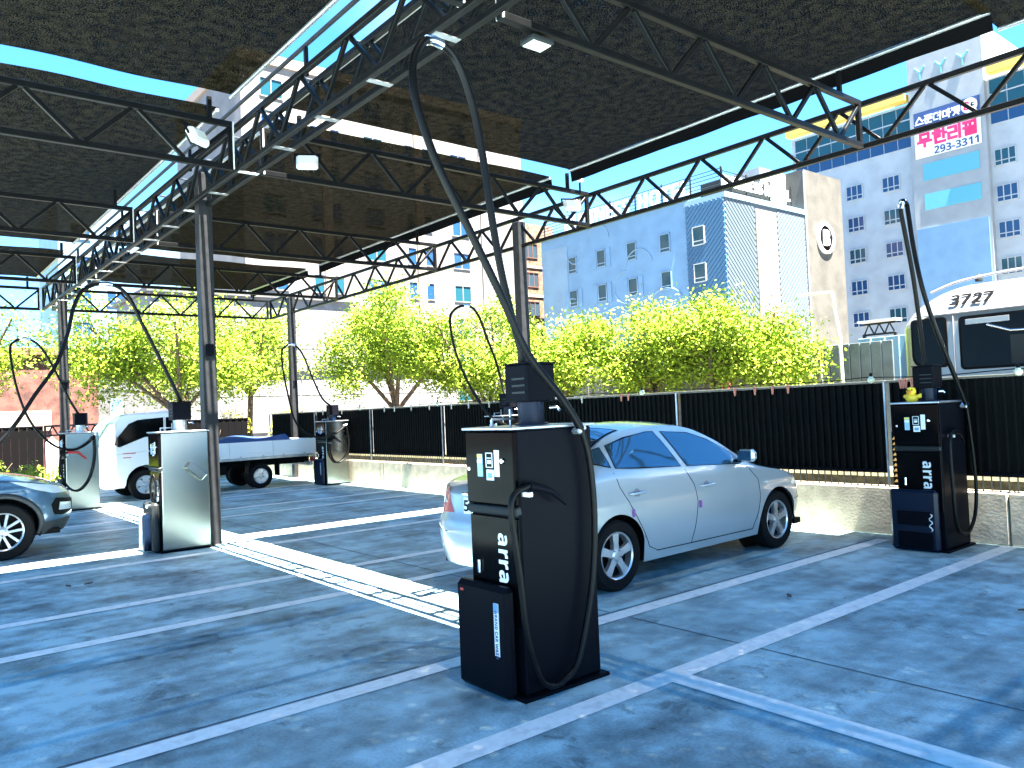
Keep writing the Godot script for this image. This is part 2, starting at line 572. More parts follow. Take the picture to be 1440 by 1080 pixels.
	mat("window_teal", lin(0.010, 0.055, 0.075), 0.08, 0.0)
	mat("window_dark", lin(0.03, 0.05, 0.07), 0.1, 0.2)
	mat("cyan_panel", lin(0.082, 0.3116, 0.3772), 0.6)
	mat("blue_panel", lin(0.1148, 0.2296, 0.3608), 0.5, 0.0, tri.call(faint, 0.08))
	mat("yellow_paint", lin(0.6396, 0.4592, 0.082), 0.6)
	mat("banner_navy", lin(0.02, 0.05, 0.15), 0.6)
	mat("banner_pink", lin(0.72, 0.015, 0.11), 0.6)
	mat("letter_black", lin(0.006, 0.006, 0.007), 0.9, 0.0, {"metallic_specular": 0.05})
	mat("brick_tan", lin(0.1968, 0.1148, 0.0697), 0.8, 0.0, tri.call(wear, 0.3))
	mat("brown_frame", lin(0.10, 0.045, 0.03), 0.6)
	mat("tower_white", lin(0.155, 0.1513, 0.1476), 0.7, 0.0, tri.call(soft, 0.05))
	mat("tower_beige", lin(0.246, 0.1968, 0.1558), 0.7)
	mat("red_wall", lin(0.1312, 0.0426, 0.0328), 0.75, 0.0, tri.call(wear, 0.3))
	mat("wall_grey", lin(0.0787, 0.082, 0.0886), 0.75, 0.0, tri.call(soft, 0.3))
	mat("wall_pale", lin(0.1439, 0.1466, 0.1519), 0.7, 0.0, tri.call(soft, 0.2))
	mat("hoard_green", lin(0.082, 0.1066, 0.1066), 0.5, 0.2, tri.call(soft, 0.3))
	mat("hoard_sky", lin(0.1476, 0.2624, 0.3116), 0.5, 0.1)
	mat("bus_silver", lin(0.1886, 0.1927, 0.1886), 0.28, 0.25, {"clearcoat_enabled": true, "clearcoat": 0.8, "clearcoat_roughness": 0.06})
	mat("bus_trim", lin(0.22, 0.22, 0.25), 0.4)
	mat("curtain", lin(0.45, 0.62, 0.58), 0.8)
	mat("pink", lin(0.70, 0.16, 0.22), 0.6)
	mat("duck_yellow", lin(0.78, 0.55, 0.03), 0.6)
	mat("duck_orange", lin(0.75, 0.25, 0.03), 0.6)
	mat("soil", lin(0.09, 0.07, 0.05), 0.95)
	mat("verge", lin(0.082, 0.0779, 0.0369), 0.9, 0.0, tri.call(wear, 1.0))
	mat("hoard_white", lin(0.2214, 0.2214, 0.2214), 0.5, 0.0, tri.call(soft, 0.5))

func make_ground() -> void:
	var g := MB.new()
	g.quad(Vector3(-320, -0.02, -420), Vector3(420, -0.02, -420), Vector3(420, -0.02, 320), Vector3(-320, -0.02, 320), Vector3.UP)
	struct(g, "ground", M.street)
	struct(bx(Vector3(-2.35, -0.1, -4.5), Vector3(23.3, 0.2, 41.0)), "parking_floor", M.floor)
	# painted stall lines, each a sheet above the slab
	var rows := [[-4.45, 2.0], [-3.27, -2.0], [-6.90, 1.0], [-8.06, 1.0], [-10.35, 1.0], [-11.5, 1.0], [-13.9, 1.0], [-15.05, 1.0], [-17.35, 1.0], [-18.55, 1.0], [-20.8, 1.0], [-22.0, 1.0]]
	for r in rows:
		var zc: float = r[0] + 0.08
		var segs := [[-9.0, 9.05]]
		if r[0] > -5.0:
			segs = [[-9.0, 8.95 if r[0] < -4.0 else 9.25]]
		for sg in segs:
			var m := MB.new()
			m.quad(Vector3(sg[0], 0.004, zc - 0.08), Vector3(sg[1], 0.004, zc - 0.08), Vector3(sg[1], 0.004, zc + 0.08), Vector3(sg[0], 0.004, zc + 0.08), Vector3.UP)
			struct(m, "painted_line", M.line_paint)
	var d := MB.new()
	d.quad(Vector3(3.68, 0.004, -3.11), Vector3(3.855, 0.004, -3.11), Vector3(3.855, 0.004, 5.0), Vector3(3.68, 0.004, 5.0), Vector3.UP)
	struct(d, "painted_line", M.line_paint)
	# sealed expansion joints in the slab
	for x in [4.585, -1.4]:
		for seg in [[-4.36, -3.27], [-3.11, 12.0], [-6.82, -4.45], [-7.98, -6.9], [-10.27, -8.06], [-11.42, -10.35], [-13.82, -11.5]]:
			var j := MB.new()
			j.quad(Vector3(x - 0.006, 0.003, seg[0]), Vector3(x + 0.006, 0.003, seg[0]), Vector3(x + 0.006, 0.003, seg[1]), Vector3(x - 0.006, 0.003, seg[1]), Vector3.UP)
			struct(j, "floor_joint", M.joint)
	var j2 := MB.new()
	for seg in [[-9.0, 2.78], [3.5, 4.57], [4.6, 9.0]]:
		j2.quad(Vector3(seg[0], 0.003, -4.485), Vector3(seg[1], 0.003, -4.485), Vector3(seg[1], 0.003, -4.470), Vector3(seg[0], 0.003, -4.470), Vector3.UP)
	struct(j2, "floor_joint", M.joint)
	for z in [-12.75, -19.6]:
		var j3 := MB.new()
		j3.quad(Vector3(-9, 0.003, z), Vector3(9.0, 0.003, z), Vector3(9.0, 0.003, z + 0.012), Vector3(-9, 0.003, z + 0.012), Vector3.UP)
		struct(j3, "floor_joint", M.joint)
	for d0 in [[1.78, -9.30, 0.4], [1.60, -9.34, 1.9], [5.9, -3.7, 0.9], [6.6, -2.2, 2.2]]:
		var lf := MB.new()
		lf.prism([Vector2(-0.05, 0.0), Vector2(-0.01, 0.022), Vector2(0.05, 0.004), Vector2(0.0, -0.018)], 0.0, 0.012, Vector3(d0[0], 0.018, d0[1]), Basis(Vector3.UP, d0[2]) * Basis(Vector3.RIGHT, -PI / 2))
		single(lf, "dry_leaf", M.soil, "small curled dark dry leaf lying on the floor", "leaf", "dry leaves on the floor")

const YB := 4.61      # truss bottom chord
const YT := 5.12      # truss top chord
const NET := 5.45     # height of the shade nets

# one plane truss along a line, chords as parts, every web member a part of its own
func truss_plane(t: Node3D, a: Vector3, b: Vector3, pitch: float, chord: float, web: float, start_up: bool, mt: Material, ends := true) -> void:
	var d := b - a
	var L := d.length()
	var u := d / L
	var cb := MB.new()
	cb.bar(a + Vector3(0, YB, 0), b + Vector3(0, YB, 0), chord)
	part(cb, "bottom_chord", mt, t)
	var ct := MB.new()
	ct.bar(a + Vector3(0, YT, 0), b + Vector3(0, YT, 0), chord)
	part(ct, "top_chord", mt, t)
	if ends:
		for e in [a + u * (chord * 0.5), b - u * (chord * 0.5)]:
			var ev := MB.new()
			ev.bar(e + Vector3(0, YB + chord * 0.5, 0), e + Vector3(0, YT - chord * 0.5, 0), chord * 0.9)
			part(ev, "end_upright", mt, t)
	var n := int(round(L / (pitch * 0.5)))
	var h := L / n
	for i in n:
		var up := (i % 2 == 0) == start_up
		var p0 := a + u * (h * i + h * 0.06) + Vector3(0, (YB + chord * 0.45) if up else (YT - chord * 0.45), 0)
		var p1 := a + u * (h * (i + 1) - h * 0.06) + Vector3(0, (YT - chord * 0.45) if up else (YB + chord * 0.45), 0)
		var w := MB.new()
		w.bar(p0, p1, web, web, Vector3(u.z, 0, -u.x))
		part(w, "web_member", mt, t)

func make_canopy() -> void:
	var K: Material = M.black_steel
	# posts
	var posts := [[3.60, -10.90, "grey steel canopy post standing beside the middle steel vacuum cabinet", 0], [9.25, -10.92, "grey steel canopy post rising behind the silver sedan at the fence", 0], [3.58, -20.85, "grey steel canopy post behind the farthest vacuum of the middle row", 1], [9.28, -21.0, "grey steel canopy post behind the truck bed at the fence", 1], [3.56, 0.2, "grey steel canopy post under the open side of the middle girder", 1], [9.25, 0.2, "grey steel canopy post at the street fence by the coach", 1], [-0.42, -10.9, "grey steel canopy post of the outer row by the slate car", 1], [-0.42, -20.9, "grey steel canopy post of the outer row by the shrubs", 1]]
	for p in posts:
		var t := thing("canopy_post", p[2], "post", Vector3(p[0], 0, p[1]), 0.0, "canopy posts")
		part(bx(Vector3(0, 2.53, 0), Vector3(0.18, 5.04, 0.18), 0.008), "shaft", M.post_grey, t)
		part(bx(Vector3(0, 0.007, 0), Vector3(0.30, 0.014, 0.30)), "base_plate", M.galv, t)
		part(bx(Vector3(0.0, 2.62, 0.099), Vector3(0.10, 0.17, 0.02)), "junction_box", M.satin_black, t)
	# the middle girder: two trusses joined by plates at every panel point
	var g := thing("box_girder", "black double truss girder running over the row of vacuums", "girder")
	for x in [3.43, 3.64]:
		truss_plane(g, Vector3(x, 0, 0.4), Vector3(x, 0, -22.4), 1.03, 0.062, 0.040, true, K, true)
	var z := 0.2
	while z > -22.4:
		part(bx(Vector3(3.535, YB - 0.033, z), Vector3(0.235, 0.008, 0.07)), "batten_plate", M.galv if int(z * 10) % 3 else M.white_paint, g)
		part(bx(Vector3(3.535, YT + 0.033, z - 0.5), Vector3(0.235, 0.008, 0.07)), "batten_plate", M.galv, g)
		z -= 1.03
	# fence-side truss and its twin on the far side of the lot
	var e1 := thing("edge_truss", "long black lattice truss above the street fence", "truss", Vector3.ZERO, 0.0, "edge trusses")
	truss_plane(e1, Vector3(9.25, 0, 0.4), Vector3(9.25, 0, -22.4), 1.03, 0.062, 0.044, false, K)
	var e2 := thing("edge_truss", "long black lattice truss over the outer post row by the slate car", "truss", Vector3.ZERO, 0.0, "edge trusses")
	truss_plane(e2, Vector3(-0.42, 0, 0.4), Vector3(-0.42, 0, -22.4), 1.03, 0.062, 0.044, false, K)
	# cross trusses
	var where := {-4.5: "over the silver sedan's stall, nearest the coach", -9.08: "across the open slot between the shade nets", -13.55: "under the middle of the second shade net", -18.0: "above the truck's stall", -22.4: "at the tree end of the canopy", 0.1: "over the free end of the lot"}
	for zc in where:
		var r := thing("cross_truss", "black lattice cross truss %s, fence side" % where[zc], "truss", Vector3.ZERO, 0.0, "cross trusses")
		truss_plane(r, Vector3(3.70, 0, zc), Vector3(9.20, 0, zc), 1.03, 0.064, 0.044, true, K)
		var l := thing("cross_truss", "black lattice cross truss %s, lot side" % where[zc], "truss", Vector3.ZERO, 0.0, "cross trusses")
		truss_plane(l, Vector3(3.37, 0, zc), Vector3(-0.37, 0, zc), 1.03, 0.064, 0.044, false, K)
		for s in [[r, 8.75], [r, 4.2], [l, 3.1], [l, 0.1]]:
			var st := MB.new()
			st.bar(Vector3(s[1], YT + 0.026, zc), Vector3(s[1], NET - 0.05, zc), 0.05)
			part(st, "net_stub", K, s[0])
		part(bx(Vector3(3.355, (YB + YT) * 0.5, zc + 0.001), Vector3(0.012, 0.56, 0.09)), "end_plate", M.white_paint, l)
		part(bx(Vector3(3.716, (YB + YT) * 0.5, zc + 0.001), Vector3(0.012, 0.56, 0.09)), "end_plate", M.white_paint, r)
	# shade nets
	var sails := [
		[-0.3, 3.35, -9.02, -2.9, NET, "dark shade net over the free stalls, lot side of the girder", true],
		[3.98, 8.76, -9.02, -2.9, NET, "dark shade net stretched over the silver sedan", true],
		[-0.3, 9.15, -2.97, 0.75, NET - 0.04, "dark shade net past the sedan towards the open end", false],
		[-0.3, 3.35, -9.47, -18.1, NET, "dark shade net over the slate car", true],
		[4.02, 8.76, -9.47, -18.05, NET, "dark shade net between the sedan and the truck", true],
		[-0.3, 3.35, -19.0, -22.7, NET, "shade net over the shrub corner beyond the slate car", true],
		[4.02, 8.76, -18.75, -22.7, NET, "shade net over the truck", true]]
	for s in sails:
		var t := thing("shade_net", s[5], "shade net", Vector3.ZERO, 0.0, "shade nets of the canopy")
		var mb := MB.new()
		var rows := []
		var nx := 24
		var nz := 36
		for i in nx + 1:
			var row := []
			var a := float(i) / nx
			for j in nz + 1:
				var b := float(j) / nz
				var x: float = lerpf(s[0], s[1], a)
				var zz: float = lerpf(s[2], s[3], b)
				var wave := sin(a * PI * 5.0) * 0.006 * (1.0 if absf(b - 0.5) > 0.49 else 0.0)
				var y: float = s[4] - 0.10 * sin(a * PI) * sin(b * PI) + 0.006 * sin(x * 3.1 + zz * 1.7) + wave
				row.append(Vector3(x, y, zz))
			rows.append(row)
		mb.sheet(rows, func(_p): return Vector3.UP)
		part(mb, "net", M.net, t)
		for x in [s[0] + 0.02, s[1] - 0.02]:
			var tb := MB.new()
			tb.tube([Vector3(x, s[4] - 0.03, s[2]), Vector3(x, s[4] - 0.03, s[3])], 0.024, 8)
			part(tb, "hem_tube", M.galv, t)
		if s[6] and s[1] > 5.0:
			var va := MB.new()
			var vr := []
			for j in 25:
				var b := j / 24.0
				var zz: float = lerpf(s[2], s[3], b)
				vr.append([Vector3(s[1] + 0.006, s[4] - 0.01, zz), Vector3(s[1] + 0.03 + 0.01 * sin(b * 21.0), s[4] - 0.20 - 0.005 * sin(b * 34.0), zz)])
			va.sheet(vr, func(_p): return Vector3.LEFT)
			part(va, "valance", M.valance, t)
	# loose tube laid above the girder
	var lt := MB.new()
	lt.tube([Vector3(3.52, 5.46, 0.4), Vector3(3.52, 5.46, -22.4)], 0.024, 8)
	var tt := thing("net_tube", "long grey steel tube lying above the double girder", "tube")
	part(lt, "tube", M.post_grey, tt)
	for i in 7:
		var sx := MB.new()
		sx.bar(Vector3(3.52, YT + 0.02, 0.1 - i * 3.75), Vector3(3.52, 5.44, 0.1 - i * 3.75), 0.04)
		part(sx, "stub", K, tt)
	# floodlights on the trusses
	var floods := [[Vector3(2.92, 4.86, -8.96), 0.6, "white floodlight clamped beside the girder, lot side of the cross truss"], [Vector3(4.25, 4.80, -9.0), -0.5, "white floodlight on the cross truss just past the girder"], [Vector3(8.75, 4.86, -9.0), -0.5, "pale floodlight by the fence end of the cross truss"], [Vector3(4.12, 4.53, -4.55), 0.0, "flat square lamp under the cross truss above the black vacuum"]]
	for f in floods:
		var t := thing("floodlight", f[2], "floodlight", f[0], f[1], "floodlights on the canopy")
		var tilt := Basis(Vector3.RIGHT, 0.0 if f[1] == 0.0 else -0.5)
		if f[1] == 0.0:
			part(bx(Vector3.ZERO, Vector3(0.22, 0.045, 0.17), 0.012), "housing", M.dark_grey, t)
			part(bx(Vector3(0, -0.026, 0), Vector3(0.18, 0.008, 0.13)), "lens", M.lamp_glass, t)
		else:
			part(bx(Vector3.ZERO, Vector3(0.26, 0.20, 0.09), 0.025, tilt), "housing", M.white_paint, t)
			part(bx(tilt * Vector3(0, 0, 0.05), Vector3(0.20, 0.14, 0.012), 0.003, tilt), "lens", M.lamp_glass, t)
			var yk := MB.new()
			yk.bar(Vector3(-0.15, 0.0, 0), Vector3(-0.15, 0.12, -0.06), 0.02); yk.bar(Vector3(0.15, 0, 0), Vector3(0.15, 0.12, -0.06), 0.02); yk.bar(Vector3(-0.16, 0.12, -0.06), Vector3(0.16, 0.12, -0.06), 0.02)
			part(yk, "yoke", M.satin_black, t)
			for i in 3:
				part(bx(tilt * Vector3(-0.07 + i * 0.07, 0, -0.06), Vector3(0.012, 0.15, 0.05), 0.0, tilt), "cooling_fin", M.dark_grey, t)
	var cam := thing("security_camera", "small white bullet camera on the fence end of the cross truss", "camera", Vector3(8.95, 5.3, -9.0))
	var cb := MB.new()
	cb.tube([Vector3(-0.1, -0.03, 0.08), Vector3(0.1, 0.03, -0.06)], 0.04, 12)
	part(cb, "housing", M.white_paint, cam)
	var ch := MB.new()
	ch.bar(Vector3(0.0, -0.03, 0), Vector3(0.0, -0.18, 0), 0.025)
	part(ch, "bracket", M.satin_black, cam)

func make_fence() -> void:
	# concrete upstand along the street, in cast lengths
	var zs := [2.2, -3.2, -9.3, -15.4, -23.4]
	for i in 4:
		var z0: float = zs[i] - 0.006
		var z1: float = zs[i + 1] + 0.006
		var nm := ["by the coach", "in front of the silver sedan", "behind the sedan's far side", "beside the truck"]
		single(bx(Vector3(9.41, 0.278, (z0 + z1) * 0.5), Vector3(0.22, 0.556, z0 - z1), 0.012), "concrete_wall", M.concrete, "low pale concrete wall under the black fence, %s" % nm[i], "wall", "low concrete wall lengths")
	for s in [[-16.2, 0.035], [-16.35, 0.03], [-18.0, 0.06]]:
		single(bx(Vector3(9.2985, 0.27, s[0]), Vector3(0.004, 0.5, s[1])), "rust_streak", M.stain, "brown rust run down the low concrete wall", "stain", "rust streaks on the concrete wall")
	var posts := [1.75, -1.35, -4.46, -7.57, -10.68, -13.78, -16.83, -19.86, -22.9]
	var seg := ["by the coach", "behind the black vacuum at the fence", "in front of the sedan's bonnet", "beside the silver sedan", "behind the sedan's boot", "between sedan and far vacuum", "beside the far fence vacuum", "beside the truck bed"]
	for i in posts.size():
		var p := MB.new()
		p.bar(Vector3(9.34, 0.555, posts[i]), Vector3(9.34, 1.80, posts[i]), 0.022, 0.022)
		single(p, "fence_post", M.galv, "slim galvanised fence post on the low concrete wall", "post", "fence posts along the street")
	for i in posts.size() - 1:
		var z0: float = posts[i] - 0.03
		var z1: float = posts[i + 1] + 0.03
		var t := thing("corrugated_fence", "black corrugated fence panel %s" % seg[i], "fence", Vector3.ZERO, 0.0, "black corrugated fence panels")
		var mb := MB.new()
		var n := int((z0 - z1) / 0.092)
		var prof := []
		for k in n:
			var zz := lerpf(z0, z1, float(k) / n)
			var st := (z0 - z1) / n
			prof.append(Vector2(9.42, zz)); prof.append(Vector2(9.42, zz - st * 0.55)); prof.append(Vector2(9.388, zz - st * 0.66)); prof.append(Vector2(9.388, zz - st * 0.89))
		for k in prof.size() - 1:
			var a: Vector2 = prof[k]
			var b: Vector2 = prof[k + 1]
			mb.quad_auto(Vector3(a.x, 0.74, a.y), Vector3(b.x, 0.74, b.y), Vector3(b.x, 1.79, b.y), Vector3(a.x, 1.79, a.y), Vector3.LEFT)
		part(mb, "corrugated_sheet", M.fence_sheet, t)
		part(bx(Vector3(9.405, 1.80, (z0 + z1) * 0.5), Vector3(0.06, 0.03, z0 - z1 + 0.058), 0.004), "top_rail", M.fence_rail, t)
		part(bx(Vector3(9.405, 0.735, (z0 + z1) * 0.5), Vector3(0.05, 0.04, z0 - z1), 0.004), "bottom_rail", M.satin_black, t)
		var br := MB.new()
		var zz := z0 - 0.05
		while zz > z1 + 0.03:
			br.box(Vector3(9.41, 0.636, zz), Vector3(0.012, 0.158, 0.012)); zz -= 0.085
		var bars := part(br, "grille", M.fence_rail, t)
		bars.set_meta("kind", "stuff")
	# clothes pegs for wash cloths, clipped on the top rail
	var pg := MB.new()
	pg.bar(Vector3(0, 0.03, 0), Vector3(0, -0.09, 0.016), 0.016, 0.014)
	pg.bar(Vector3(0, 0.03, 0.034), Vector3(0, -0.09, 0.018), 0.016, 0.014)
	pg.box(Vector3(0, -0.02, 0.017), Vector3(0.02, 0.012, 0.03))
	var me := pg.mesh(M.peg)
	var mp := pg.mesh(M.peg_pale)
	for z in PEGS:
		var o := part_mesh(mp if z < -9.0 else me, "clothes_peg", self, Vector3(9.362, 1.80, z))
		if z < -9.0:
			meta(o, "pale clothes peg clipped on the black fence rail by the trees", "peg", "pale clothes pegs on the fence")
		elif z > -4.6:
			meta(o, "orange clothes peg in the tight cluster beside the yellow duck", "peg", "orange pegs by the duck")
		else:
			meta(o, "orange clothes peg clipped on the fence rail behind the sedan", "peg", "orange pegs behind the sedan")
	# string of bulbs along the rail
	for z in [-17.35, -13.95, -8.25, -4.62, -3.05]:
		var t := thing("string_bulb", "round milky bulb of the string light on the fence rail", "bulb", Vector3(9.36, 1.83, z), 0.0, "string light bulbs on the fence")
		var bl := MB.new()
		bl.lathe(Vector3.ZERO, [Vector2(0, -0.042), Vector2(0.028, -0.034), Vector2(0.041, -0.012), Vector2(0.041, 0.01), Vector2(0.026, 0.034), Vector2(0.016, 0.042)], 16)
		part(bl, "globe", M.bulb, t)
		var so := MB.new()
		so.lathe(Vector3(0, 0.04, 0), [Vector2(0.018, 0), Vector2(0.02, 0.04), Vector2(0.0, 0.045)], 10)
		part(so, "socket", M.satin_black, t)
	var cable := []
	for i in 90:
		var zz := 1.5 - i * 0.27
		cable.append(Vector3(9.365, 1.865 - 0.03 * absf(sin(i * 0.55)), zz))
	var cm := MB.new()
	cm.tube(cable, 0.007, 6)
	single(cm, "light_cable", M.rubber, "thin black cable of the string light along the fence rail", "cable")

const PEGS := [-19.82, -19.41, -18.33, -16.2, -15.74, -15.02, -14.29, -13.46, -12.86, -12.18, -9.61, -8.71, -8.56, -6.57, -6.25, -5.98, -5.75, -4.29, -4.26, -4.23, -4.16, -4.13, -4.08]

# A self-service vacuum: cabinet with control panel, tool bin, motor neck and head, spring hose and hanging hose. Front faces -X.
func vacuum(at: Vector3, label: String, body: Material, bin: Material, boom: Array, hang: Array, nozzle: Array, style: int, hose_r := 0.0235) -> Node3D:
	var t := thing("vacuum_station", label, "vacuum", at, 0.0, "self-service vacuum stations")
	part(bx(Vector3(0.01, 0.011, 0.0), Vector3(0.68, 0.022, 0.54), 0.004), "base_plate", M.satin_black, t)
	part(bx(Vector3(0.015, 0.78, 0.0), Vector3(0.60, 1.515, 0.47), 0.012), "cabinet", body, t)
	part(bx(Vector3(0.0, 1.547, 0.0), Vector3(0.66, 0.018, 0.50), 0.004), "top_plate", M.galv, t)
	# front: control panel above a lip, door below
	var panel := part(bx(Vector3(-0.300, 1.315, 0.0), Vector3(0.034, 0.43, 0.465), 0.008), "control_panel", M.gloss_black, t)
	part(bx(Vector3(-0.294, 1.07, 0.0), Vector3(0.05, 0.05, 0.472), 0.008, Basis(Vector3(0, 0, 1), 0.25)), "panel_lip", M.dark_grey, t)
	var door := part(bx(Vector3(-0.293, 0.72, 0.0), Vector3(0.02, 0.62, 0.455), 0.006), "door", M.gloss_black, t)
	var X := -0.3185
	var fb := Basis(Vector3.UP, -PI / 2)
	part(bx(Vector3(X, 1.33, -0.085), Vector3(0.004, 0.135, 0.05)), "instruction_card", M.sticker_pale, panel)
	part(bx(Vector3(X - 0.002, 1.385, -0.085), Vector3(0.004, 0.022, 0.0495)), "card_header", M.sticker_yellow, panel)
	part(bx(Vector3(X - 0.002, 1.355, -0.085), Vector3(0.004, 0.022, 0.0495)), "card_band", M.sticker_white, panel)
	var frame := MB.new()
	for k in [[0.0, 0.042, 0.0045, 0.062], [0.0, -0.042, 0.0045, 0.062]]:
		frame.box(Vector3(X, 1.362 + k[1], 0.005), Vector3(0.004, 0.005, 0.062))
	for k in [-0.03, 0.03]:
		frame.box(Vector3(X, 1.362, 0.005 + k), Vector3(0.004, 0.079, 0.005))
	frame.box(Vector3(X, 1.352, 0.005), Vector3(0.0035, 0.022, 0.034)); frame.box(Vector3(X - 0.001, 1.375, 0.005), Vector3(0.0035, 0.005, 0.04))
	part(frame, "pictogram_frame", M.sticker_white, panel)
	part(bx(Vector3(X, 1.275, 0.012), Vector3(0.004, 0.062, 0.068)), "pictogram_plate", M.sticker_white, panel)
	part(bx(Vector3(X - 0.002, 1.272, 0.012), Vector3(0.004, 0.03, 0.042), 0.001), "pictogram_blue", M.sticker_blue, panel)
	part(bx(Vector3(X, 1.345, 0.078), Vector3(0.004, 0.155, 0.045)), "price_strip", M.sticker_white, panel)
	var dial := MB.new()
	dial.lathe(Vector3(X, 1.36, 0.135), [Vector2(0.0, 0.012), Vector2(0.012, 0.012), Vector2(0.016, 0.006), Vector2(0.017, 0.0)], 16, Basis(Vector3(0, 0, 1), PI / 2))
	part(dial, "coin_button", M.chrome, panel)
	part(bx(Vector3(X, 1.305, -0.2), Vector3(0.005, 0.022, 0.02), 0.002), "lock", M.chrome, panel)
	part(bx(Vector3(-0.312, 0.72, -0.14), Vector3(0.018, 0.085, 0.022), 0.005), "door_latch", M.chrome, door)
	part_mesh(text_mesh("arra", 0.15, 0.004, M.sticker_white), "lettering", door, Vector3(-0.3035, 0.79, 0.095), fb * Basis(Vector3(0, 0, 1), -PI / 2))
	# mat and tool bin standing before the door
	var bn := thing_part(t, "tool_bin")
	part(bx(Vector3(-0.352, 0.325, -0.045), Vector3(0.085, 0.63, 0.49), 0.028), "bin_shell", bin, bn)
	if style == 1:
		part(bx(Vector3(-0.396, 0.345, -0.03), Vector3(0.010, 0.15, 0.36), 0.003), "recess_band", M.satin_black, bn)
		part(bx(Vector3(-0.396, 0.12, -0.03), Vector3(0.010, 0.17, 0.36), 0.003), "recess_band", M.satin_black, bn)
		var sq := MB.new()
		var pth := []
		for i in 12:
			pth.append(Vector3(-0.398, 0.40 - i * 0.016, 0.135 + 0.016 * sin(i * 1.4)))
		sq.tube(pth, 0.006, 6)
		part(sq, "chain", M.sticker_white, bn)
	elif style == 0:
		part(bx(Vector3(-0.3965, 0.40, 0.115), Vector3(0.004, 0.30, 0.042)), "label_strip", M.sticker_white, bn)
		part(bx(Vector3(-0.3985, 0.525, 0.115), Vector3(0.004, 0.048, 0.0415)), "label_header", M.sticker_blue, bn)
		part_mesh(text_mesh("GRAND CAR WASH", 0.032, 0.002, M.banner_navy), "label_text", bn, Vector3(-0.3995, 0.372, 0.114), fb * Basis(Vector3(0, 0, 1), -PI / 2))
		part(bx(Vector3(-0.3965, 0.585, -0.215), Vector3(0.004, 0.014, 0.03)), "red_mark", M.red, bn)
	else:
		for k in [-0.16, 0.02]:
			var cy := MB.new()
			cy.lathe(Vector3(-0.425, 0.03, k), [Vector2(0.0, 0.0), Vector2(0.055, 0.0), Vector2(0.055, 0.42), Vector2(0.048, 0.46), Vector2(0.0, 0.47)], 16)
			part(cy, "cylinder", M.galv if k < 0 else M.navy, bn)
		var wand := MB.new()
		wand.tube(path_curve([Vector3(-0.36, 0.66, 0.06), Vector3(-0.38, 0.85, 0.05), Vector3(-0.35, 1.0, 0.07), Vector3(-0.33, 0.9, 0.12), Vector3(-0.34, 0.7, 0.13)], 0.03), 0.014, 8)
		part(wand, "blow_hose", M.rubber, bn)
		part(bx(Vector3(-0.40, 0.60, 0.05), Vector3(0.09, 0.05, 0.06), 0.015), "gun_handle", M.chrome, bn)
	# motor neck and head
	var nk := MB.new()
	nk.lathe(Vector3(0.03, 1.556, 0), [Vector2(0.105, 0.0), Vector2(0.105, 0.012), Vector2(0.083, 0.014), Vector2(0.083, 0.15)], 28)
	var neck := part(nk, "motor_neck", M.navy if style != 2 else M.galv, t)
	part(bx(Vector3(0.03, 1.815, 0.0), Vector3(0.235, 0.235, 0.215), 0.01), "motor_head", M.satin_black, t)
	part(bx(Vector3(0.03, 1.936, 0.0), Vector3(0.245, 0.012, 0.225), 0.003), "head_cap", M.satin_black, t)
	for k in [-0.07, 0.0, 0.07]:
		part(bx(Vector3(-0.09, 1.80 + k * 0.6, 0.03), Vector3(0.006, 0.012, 0.12)), "vent_slot", M.dark_grey, t)
	var elbow := MB.new()
	elbow.tube([Vector3(0.12, 1.66, 0.07), Vector3(0.16, 1.66, 0.10), Vector3(0.165, 1.64, 0.115)], 0.012, 8)
	part(elbow, "cable_gland", M.chrome, neck)
	var rail := MB.new()
	rail.bar(Vector3(-0.19, 1.60, -0.12), Vector3(-0.02, 1.60, -0.12), 0.014); rail.bar(Vector3(-0.19, 1.556, -0.12), Vector3(-0.19, 1.60, -0.12), 0.014); rail.bar(Vector3(-0.04, 1.556, -0.12), Vector3(-0.04, 1.66, -0.12), 0.012)
	part(rail, "hose_guide", M.galv, t)
	# hoses
	if boom.size():
		var pts := []
		for p in boom:
			pts.append(p - at)
		var hm := MB.new()
		var base := path_curve(pts, 0.014)
		var rad := []
		for i in base.size():
			rad.append(hose_r * (1.0 + 0.045 * (1.0 if i % 2 == 0 else -1.0)))
		hm.tube(base, rad, 12)
		part(hm, "spring_hose", M.rubber, t)
		var cl := MB.new()
		var e: Vector3 = pts[-1]
		cl.box(e + Vector3(0, 0, -0.02), Vector3(0.075, 0.035, 0.07), 0.008, Basis(Vector3(0, 0, 1), 0.5))
		if hang.size():
			part(cl, "hose_clamp", M.galv, t)
		var apex := 0
		for i in base.size():
			if base[i].y > base[apex].y:
				apex = i
		if hose_r > 0.02:
			var col := MB.new()
			col.tube([base[maxi(apex - 8, 0)], base[maxi(apex - 4, 0)], base[apex], base[mini(apex + 4, base.size() - 1)], base[mini(apex + 8, base.size() - 1)]], hose_r * 1.25, 12)
			part(col, "hose_sleeve", M.chrome, t)
	if hang.size():
		var pts := []
		for p in hang:
			pts.append(p - at)
		var hm := MB.new()
		hm.tube(path_curve(pts, 0.03), hose_r * 0.82, 10)
		part(hm, "hanging_hose", M.rubber, t)
	if nozzle.size():
		var pts := []
		for p in nozzle:
			pts.append(p - at)
		var nm := MB.new()
		var rr := []
		for i in pts.size():
			rr.append(lerpf(0.027, 0.012, float(i) / (pts.size() - 1)))
		nm.tube(pts, rr, 10)
		part(nm, "crevice_nozzle", M.satin_black if style != 2 else M.red, t)
		var hk := MB.new()
		hk.bar(Vector3(pts[0].x, pts[0].y - 0.05, 0.245), Vector3(pts[0].x, pts[0].y - 0.05, 0.315), 0.03)
		part(hk, "nozzle_holder", M.galv, t)
	return t

